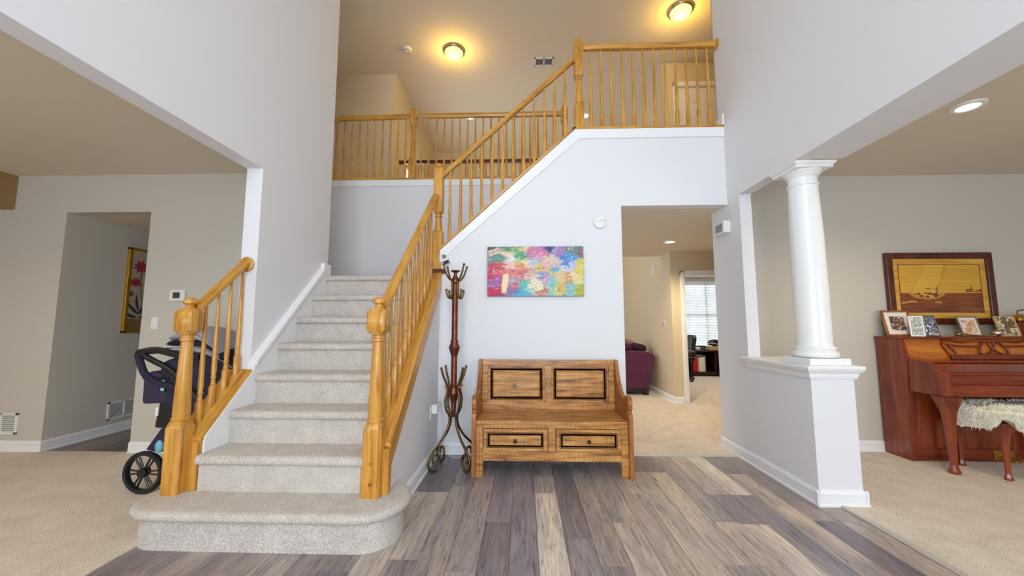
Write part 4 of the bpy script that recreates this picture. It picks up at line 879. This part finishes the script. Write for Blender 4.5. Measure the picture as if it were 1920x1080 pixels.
t = thing('ceramic_vase', 'pale green-white ceramic vase at the right end of the piano', 'vase', (4.95, 3.82, 1.137))
MB().lathe([(.001, 1.137), (.04, 1.137), (.048, 1.16), (.054, 1.22), (.055, 1.28), (.058, 1.292), (.05, 1.292), (.048, 1.25), (.001, 1.25)], (4.925, 3.80, 0), 20).build('body', plain('celadon', S(196, 212, 206), .25, noise=.35, nscale=22, coat=.4), t, smooth=40)

# ---- flower picture in the passage
def flower(u, v):
    n_ = (vn(u*20, v*30)-.5)*14; c_ = [196+n_, 176+n_, 154+n_]
    if v < .15: c_ = [140+n_, 106+n_, 62+n_]
    for (a, b, ra, rb, k) in ((.27, .80, .20, .085, 0), (.58, .70, .16, .07, 2), (.17, .60, .15, .06, 1)):
        du, dv = (u-a)/ra, (v-b)/rb; rad = math.hypot(du, dv); an = math.atan2(dv, du)
        if rad < .82+.22*math.cos(an*9+k): c_ = [190-50*rad+n_, 50+n_+22*math.sin(an*9), 74+n_]
    if abs(u-(.33+.05*math.sin(v*7))) < .012 and .15 < v < .74: c_ = [92, 86, 60]
    for (a, b, L, an) in ((.30, .22, .40, 25), (.30, .22, .35, 60), (.30, .24, .36, 115), (.33, .20, .42, 150), (.42, .36, .3, 70), (.30, .17, .34, 5), (.28, .17, .3, 178)):
        ca_, sa = math.cos(R(an)), math.sin(R(an)); dx, dy = (u-a)*.55, (v-b); p = dx*ca_+dy*sa; q = -dx*sa+dy*ca_+.12*(p/L)**2
        if 0 < p < L*.62 and abs(q) < .016*(1-abs(p/(L*.62)*2-1)**2)+.004: c_ = [44+n_, 62+n_, 66+n_]
    if ellipse(u, v, .08, .455, .06, .035) < 1: c_ = [90, 100, 112]
    return c_
fp = thing('flower_picture', 'gilt-framed picture of pink flowers on the passage wall', 'picture', (-4.78, 4.66, 1.15))
y0, y1, z0, z1 = 4.39, 4.95, 1.15, 2.185
for a in ((y0, y1, z0, z0+.03), (y0, y1, z1-.03, z1), (y0, y0+.035, z0, z1), (y1-.035, y1, z0, z1)): B(-4.79, -4.755, a[0], a[1], a[2], a[3]).build('frame_bar', M['gold'], fp, bevel=.004)
painted('artwork', fp, (-4.772, y0+.03, z0+.025), (0, 1, 0), (0, 0, 1), y1-y0-.06, z1-z0-.05, 70, 110, flower, M['print'])

# ---- stroller in the left room
sx, sy = -2.66, 3.0
sr = thing('stroller', 'dark navy stroller with folded grey canopy behind the left balustrade', 'stroller', (sx, sy, .006))
SX = Matrix.Translation((.11, .10, 0)) @ Matrix.Diagonal((1, 1, 1.05, 1))
def shell(pts, y0, y1, mat, name, par, bev=.03): return MB().prism(pts, 'y', y0, y1).xf(SX).build(name, mat, par, bevel=bev, seg=3)
shell([(-2.95, .80), (-2.93, .92), (-2.74, .975), (-2.45, .96), (-2.30, .86), (-2.28, .72), (-2.40, .56), (-2.62, .50), (-2.86, .58)], 2.80, 3.22, M['navy'], 'seat', sr, .04)
for i, (zz, xs, xe, m_) in enumerate(((.985, -2.98, -2.36, 'greyfab'), (1.045, -2.95, -2.42, 'navy'), (1.085, -2.93, -2.47, 'greyfab'), (1.125, -2.88, -2.52, 'greyfab'))):
    mb = MB(); rings = []
    for j in range(9):
        t_ = j/8; xx = xs+(xe-xs)*t_; zc = zz+.03*math.sin(math.pi*t_)-.11*t_**3; th = .028*math.sin(math.pi*(.06+.9*t_))**.35+.006
        rings.append([(xx, sy+.2*(1 if j else .7)*math.cos(a), zc+th*math.sin(a)) for a in [2*math.pi*k/16 for k in range(16)]])
    mb.loft(rings); mb.xf(SX).build('canopy_fold', M[m_], sr, smooth=60)
MB().tube(cat([(-2.56, 2.79, .62), (-2.80, 2.79, .84), (-2.98, 2.79, .93), (-3.10, 2.80, .985), (-3.115, 2.86, .985), (-3.115, 3.16, .985), (-3.10, 3.22, .985), (-2.98, 3.23, .93), (-2.80, 3.23, .84), (-2.56, 3.23, .62)], 4), .021, 10).xf(SX).build('handlebar', M['dark'], sr, smooth=60)
MB().tube(cat([(-3.10, 2.795, .985), (-2.96, 2.79, 1.005), (-2.78, 2.785, .97), (-2.60, 2.785, .955)], 4), .024, 10).xf(SX).build('canopy_arm', M['dark'], sr, smooth=60)
MB().tube(cat([(-3.11, 2.80, .98), (-3.07, 2.79, .90), (-3.02, 2.79, .82), (-2.90, 2.79, .76), (-2.76, 2.79, .73)], 4), [.024]*17, 8).xf(SX).build('bag_arm', M['navy'], sr, smooth=60)
bg_ = shell([(-3.055, .61), (-3.06, .79), (-3.02, .85), (-2.86, .83), (-2.83, .75), (-2.85, .62)], 2.80, 3.18, M['violet'], 'storage_bag', sr, .025)
B(-2.90, -2.875, 2.793, 2.80, .71, .785).xf(SX).build('tag', M['greenl'], bg_)
B(-3.05, -2.84, 2.793, 2.80, .79, .805).xf(SX).build('zip', M['dark'], bg_)
shell([(-2.95, .44), (-2.92, .64), (-2.5, .66), (-2.38, .50), (-2.42, .43)], 2.81, 3.2, M['dark'], 'basket', sr, .02)
B(-2.935, -2.915, 2.803, 2.812, .53, .59).xf(SX).build('care_label', M['paper'], sr)
for y in (2.815, 3.205):
    MB().tube([(-2.83, y, .16), (-2.70, y, .42), (-2.52, y, .66)], .014, 8).xf(SX).build('frame_tube', M['violet'], sr)
    MB().tube([(-2.52, y, .66), (-2.38, y, .40), (-2.24, y, .12)], .014, 8).xf(SX).build('frame_tube', M['dark'], sr)
MB().tube([(-2.83, 2.82, .165), (-2.83, 3.2, .165)], .012, 8).xf(SX).build('axle', M['dark'], sr)
shell([(-3.05, .27), (-2.93, .44), (-2.80, .46), (-2.72, .36), (-2.82, .30), (-2.94, .25)], 2.86, 3.16, M['violet'], 'brake_cover', sr, .015)
MB().ellipsoid((-2.83, 2.75, .33), .03, .02, .045, 12, 8).xf(SX).build('toy', M['teal'], sr, smooth=80)
def wheel(x, y, r):
    Mw = Matrix.Translation((x, y, r+.006)) @ Matrix.Rotation(R(90), 4, 'X')
    rings = []
    for k in range(32):
        a = 2*math.pi*k/32; ring = []
        for (dr, dz) in ((-.028, -.018), (-.008, -.022), (0, -.012), (0, .012), (-.008, .022), (-.028, .018)): ring.append(tuple(Mw @ Vector(((r+dr)*math.cos(a), (r+dr)*math.sin(a), dz))))
        rings.append(ring)
    wo = MB().loft(rings, closed=True).build('wheel', M['rubber'], sr, smooth=50)
    mb = MB().lathe([(.001, -.026), (r*.22, -.024), (r*.24, 0), (r*.22, .024), (.001, .026)], (0, 0, 0), 20, Mw)
    mb.build('hub', M['dark'], wo, smooth=40)
    for k in range(6):
        for s in (-.13, .13):
            a = 2*math.pi*k/6; mb = MB().tube([Mw @ Vector((r*.18*math.cos(a+s*2.2), r*.18*math.sin(a+s*2.2), 0)), Mw @ Vector((r*.86*math.cos(a+s), r*.86*math.sin(a+s), 0))], r*.048, 6); mb.build('spoke', M['dark'], wo)
wheel(-2.83, 2.86, .152); wheel(-2.83, 3.18, .152); wheel(-2.24, 3.02, .11)

# ---- sofa in the family room
sf = thing('sofa', 'plum fabric sofa with a flared arm seen through the passage', 'sofa', (1.75, 7.4, .006))
MB().prism([(1.15, .11), (2.20, .11), (2.215, .22), (2.325, .60), (2.335, .67), (2.29, .735), (2.20, .765), (2.12, .77), (1.15, .77)], 'y', 6.98, 7.22).build('arm', M['purple'], sf, bevel=.025, seg=3)
B(1.15, 2.2, 7.22, 8.4, .11, .45).build('seat_base', M['purple'], sf, bevel=.03, seg=3)
B(1.75, 2.28, 7.22, 8.4, .45, .735).build('backrest', M['purple'], sf, bevel=.06, seg=3)
MB().box(1.15, 2.10, 7.0, 8.4, .055, .11).box(2.11, 2.2, 6.985, 7.07, .006, .11).box(1.15, 1.22, 6.985, 7.07, .006, .11).build('plinth', M['dark'], sf)
def pillow(label, x, y, z, rx, ry, rz, m_, rot=0):
    mb = MB(); rings = []
    for i in range(9):
        a = -math.pi/2+math.pi*i/8; r = max(math.cos(a), .02)**.6
        rings.append([(rx*r*sp(math.cos(b), .7), ry*r*sp(math.sin(b), .7), rz*math.sin(a)) for b in [2*math.pi*k/20 for k in range(20)]])
    mb.loft(rings); mb.xf(Matrix.Translation((x, y, z)) @ Matrix.Rotation(R(rot), 4, 'Y')); tag(mb.build('cushion', M[m_], smooth=70), label, 'cushion', 'cushions on the sofa')
pillow('plum bolster cushion lying on the sofa arm end', 1.83, 7.35, .83, .19, .12, .075, 'purple')
pillow('dark plum rounded cushion nearest the passage wall on the sofa', 2.15, 7.38, .82, .15, .10, .075, 'plumd', 12)
pillow('taupe cushion wedged between the plum cushions on the sofa', 2.02, 7.52, .87, .16, .08, .085, 'taupe', 20)
pillow('dark pointed cushion standing at the back of the sofa', 1.86, 7.70, .89, .13, .06, .09, 'plumd', 38)

# ---- office
dk = thing('desk', 'dark espresso desk with an open book shelf under the office window', 'desk', (4.6, 9.75, .006))
B(3.6, 5.6, 9.5, 10.1, .595, .625).build('desktop', M['espresso'], dk, bevel=.004)
B(3.6, 5.6, 9.52, 10.08, .05, .11).build('bottom_board', M['espresso'], dk)
for x in (3.6, 4.03, 4.60, 5.57): B(x, x+.03, 9.52, 10.08, .006, .595).build('upright', M['espresso'], dk)
B(3.6, 5.6, 10.05, 10.08, .1, .595).build('back_panel', M['espresso'], dk)
rr = random.Random(2); x = 4.10
for (wd, ht, m_, lab) in ((.045, .36, 'red', 'thick red binder at the left end of the desk shelf'), (.035, .345, 'red', 'second red binder from the left on the desk shelf'), (.03, .35, 'red', 'thin red binder next to the orange folder'), (.03, .33, 'orange', 'orange folder between red binders and white files'), (.05, .335, 'paper', 'fat white file box in the middle of the desk shelf'), (.06, .34, 'paper', 'widest white file right of the fat file box'), (.03, .36, 'paper', 'narrow white file left of the tan folder'), (.025, .37, 'tan', 'tan folder at the right end of the books')):
    o = thing('binder', lab, 'book', (x+wd/2, 9.70, .11), 'books on the desk shelf')
    B(x, x+wd-.004, 9.56, 9.82, .112, .112+ht).build('cover', M[m_], o, bevel=.003); B(x+.005, x+wd-.009, 9.57, 9.80, .112+ht-.004, .112+ht+.002).build('pages', M['paper'], o); x += wd
tag(MB().box(4.12, 4.34, 9.57, 9.80, .485, .50).build('magazine', M['paper'], bevel=.002), 'flat white magazine lying across the red binders', 'magazine')
tag(MB().box(4.13, 4.33, 9.58, 9.80, .5005, .515).build('magazine', M['greyfab'], bevel=.002), 'grey magazine on top of the flat white one', 'magazine')
t = thing('desk_riser', 'low brown wooden riser standing on the desk', 'riser', (4.28, 9.8, .625)); MB().box(4.05, 4.5, 9.72, 9.95, .70, .725).build('top', M['frame'], t)
for x in (4.06, 4.46): B(x, x+.03, 9.72, 9.95, .625, .70).build('leg', M['frame'], t)
t = thing('shoulder_bag', 'black bag with white edging on a pale box on the desk', 'bag', (4.72, 9.75, .69)); MB().ellipsoid((4.73, 9.75, .80), .17, .11, .085, 18, 10).build('body', M['black'], t, smooth=80)
MB().tube([(4.73+.17*math.cos(a), 9.75+.112*math.sin(a), .775+.02*math.sin(2*a)) for a in [2*math.pi*k/24 for k in range(24)]], .008, 6, True).build('edging', M['paper'], t)
tag(B(4.55, 4.92, 9.62, 9.88, .625, .712).build('storage_box', M['tan'], bevel=.005), 'pale cardboard box under the black bag on the desk', 'box')
oc = thing('office_chair', 'black leather swivel chair in the office doorway view', 'chair', (3.50, 8.85, .006))
for k in range(5):
    a = R(72*k+8); e = (3.50+.31*math.cos(a), 8.85+.31*math.sin(a))
    lg = MB().tube([(3.50, 8.85, .10), (e[0], e[1], .075)], [.028, .018], 8).build('base_arm', M['dark'], oc)
    MB().ellipsoid((e[0], e[1], .036), .03, .03, .03, 10, 6).build('caster', M['dark'], lg)
MB().lathe([(.04, .08), (.03, .12), (.025, .42), (.05, .44)], (3.50, 8.85, 0), 12).build('column', M['dark'], oc)
B(3.26, 3.75, 8.6, 9.1, .44, .54).build('seat', M['black'], oc, bevel=.045, seg=3)
mb = MB(); rings = []
for z, yy, hw, th in ((.54, 0, .03, .20), (.58, .01, .05, .23), (.75, -.01, .055, .24), (.90, .02, .06, .235), (.98, .035, .055, .21), (1.02, .045, .03, .15)):
    rings.append([(3.74+yy+hw*sp(math.cos(b), .6), 8.85+th*sp(math.sin(b), .6), z) for b in [2*math.pi*k/20 for k in range(20)]])
mb.loft(rings); mb.build('backrest', M['black'], oc, smooth=60)
for s in (-1, 1): MB().tube(cat([(3.72, 8.85+s*.27, .66), (3.55, 8.85+s*.28, .68), (3.36, 8.85+s*.27, .66), (3.38, 8.85+s*.26, .5)], 4), .018, 8).build('armrest', M['grey'], oc, smooth=60)
# window and blind
wn = MB()
for xx in (4.1, 4.8, 5.46): wn.box(xx, xx+.04, 10.27, 10.33, .62, 2.40)
for zz in (.62, 1.49, 2.36): wn.box(4.1, 5.5, 10.27, 10.33, zz, zz+.04)
for xx in (4.33, 4.56, 5.03, 5.26): wn.box(xx, xx+.012, 10.29, 10.31, .62, 2.40)
for zz in (1.05, 1.9): wn.box(4.1, 5.5, 10.29, 10.31, zz, zz+.012)
wn.box(4.03, 4.1, 10.215, 10.25, .55, 2.47); wn.box(5.5, 5.57, 10.215, 10.25, .55, 2.47); wn.box(4.03, 5.57, 10.215, 10.25, 2.40, 2.47); wn.box(4.0, 5.6, 10.19, 10.25, .575, .625)
wn = struct(wn.build('window_5', M['white'])); B(4.12, 5.48, 10.299, 10.301, .64, 2.38).build('pane', M['glass'], wn)
bd = thing('window_blind', 'white horizontal slat blind in the office window', 'blind', (4.8, 10.26, .64))
B(4.1, 5.5, 10.20, 10.265, 2.28, 2.395).build('valance', M['blind'], bd, bevel=.004)
sl = MB()
for k in range(38):
    zz = .67+.042*k; sl.prism([(10.222, zz+.018), (10.244, zz-.018), (10.246, zz-.016), (10.224, zz+.020)], 'x', 4.11, 5.49)
s_ = sl.build('slats', M['blind'], bd); s_['kind'] = 'stuff'
B(4.11, 5.49, 10.215, 10.257, .635, .652).build('bottom_rail', M['blind'], bd)
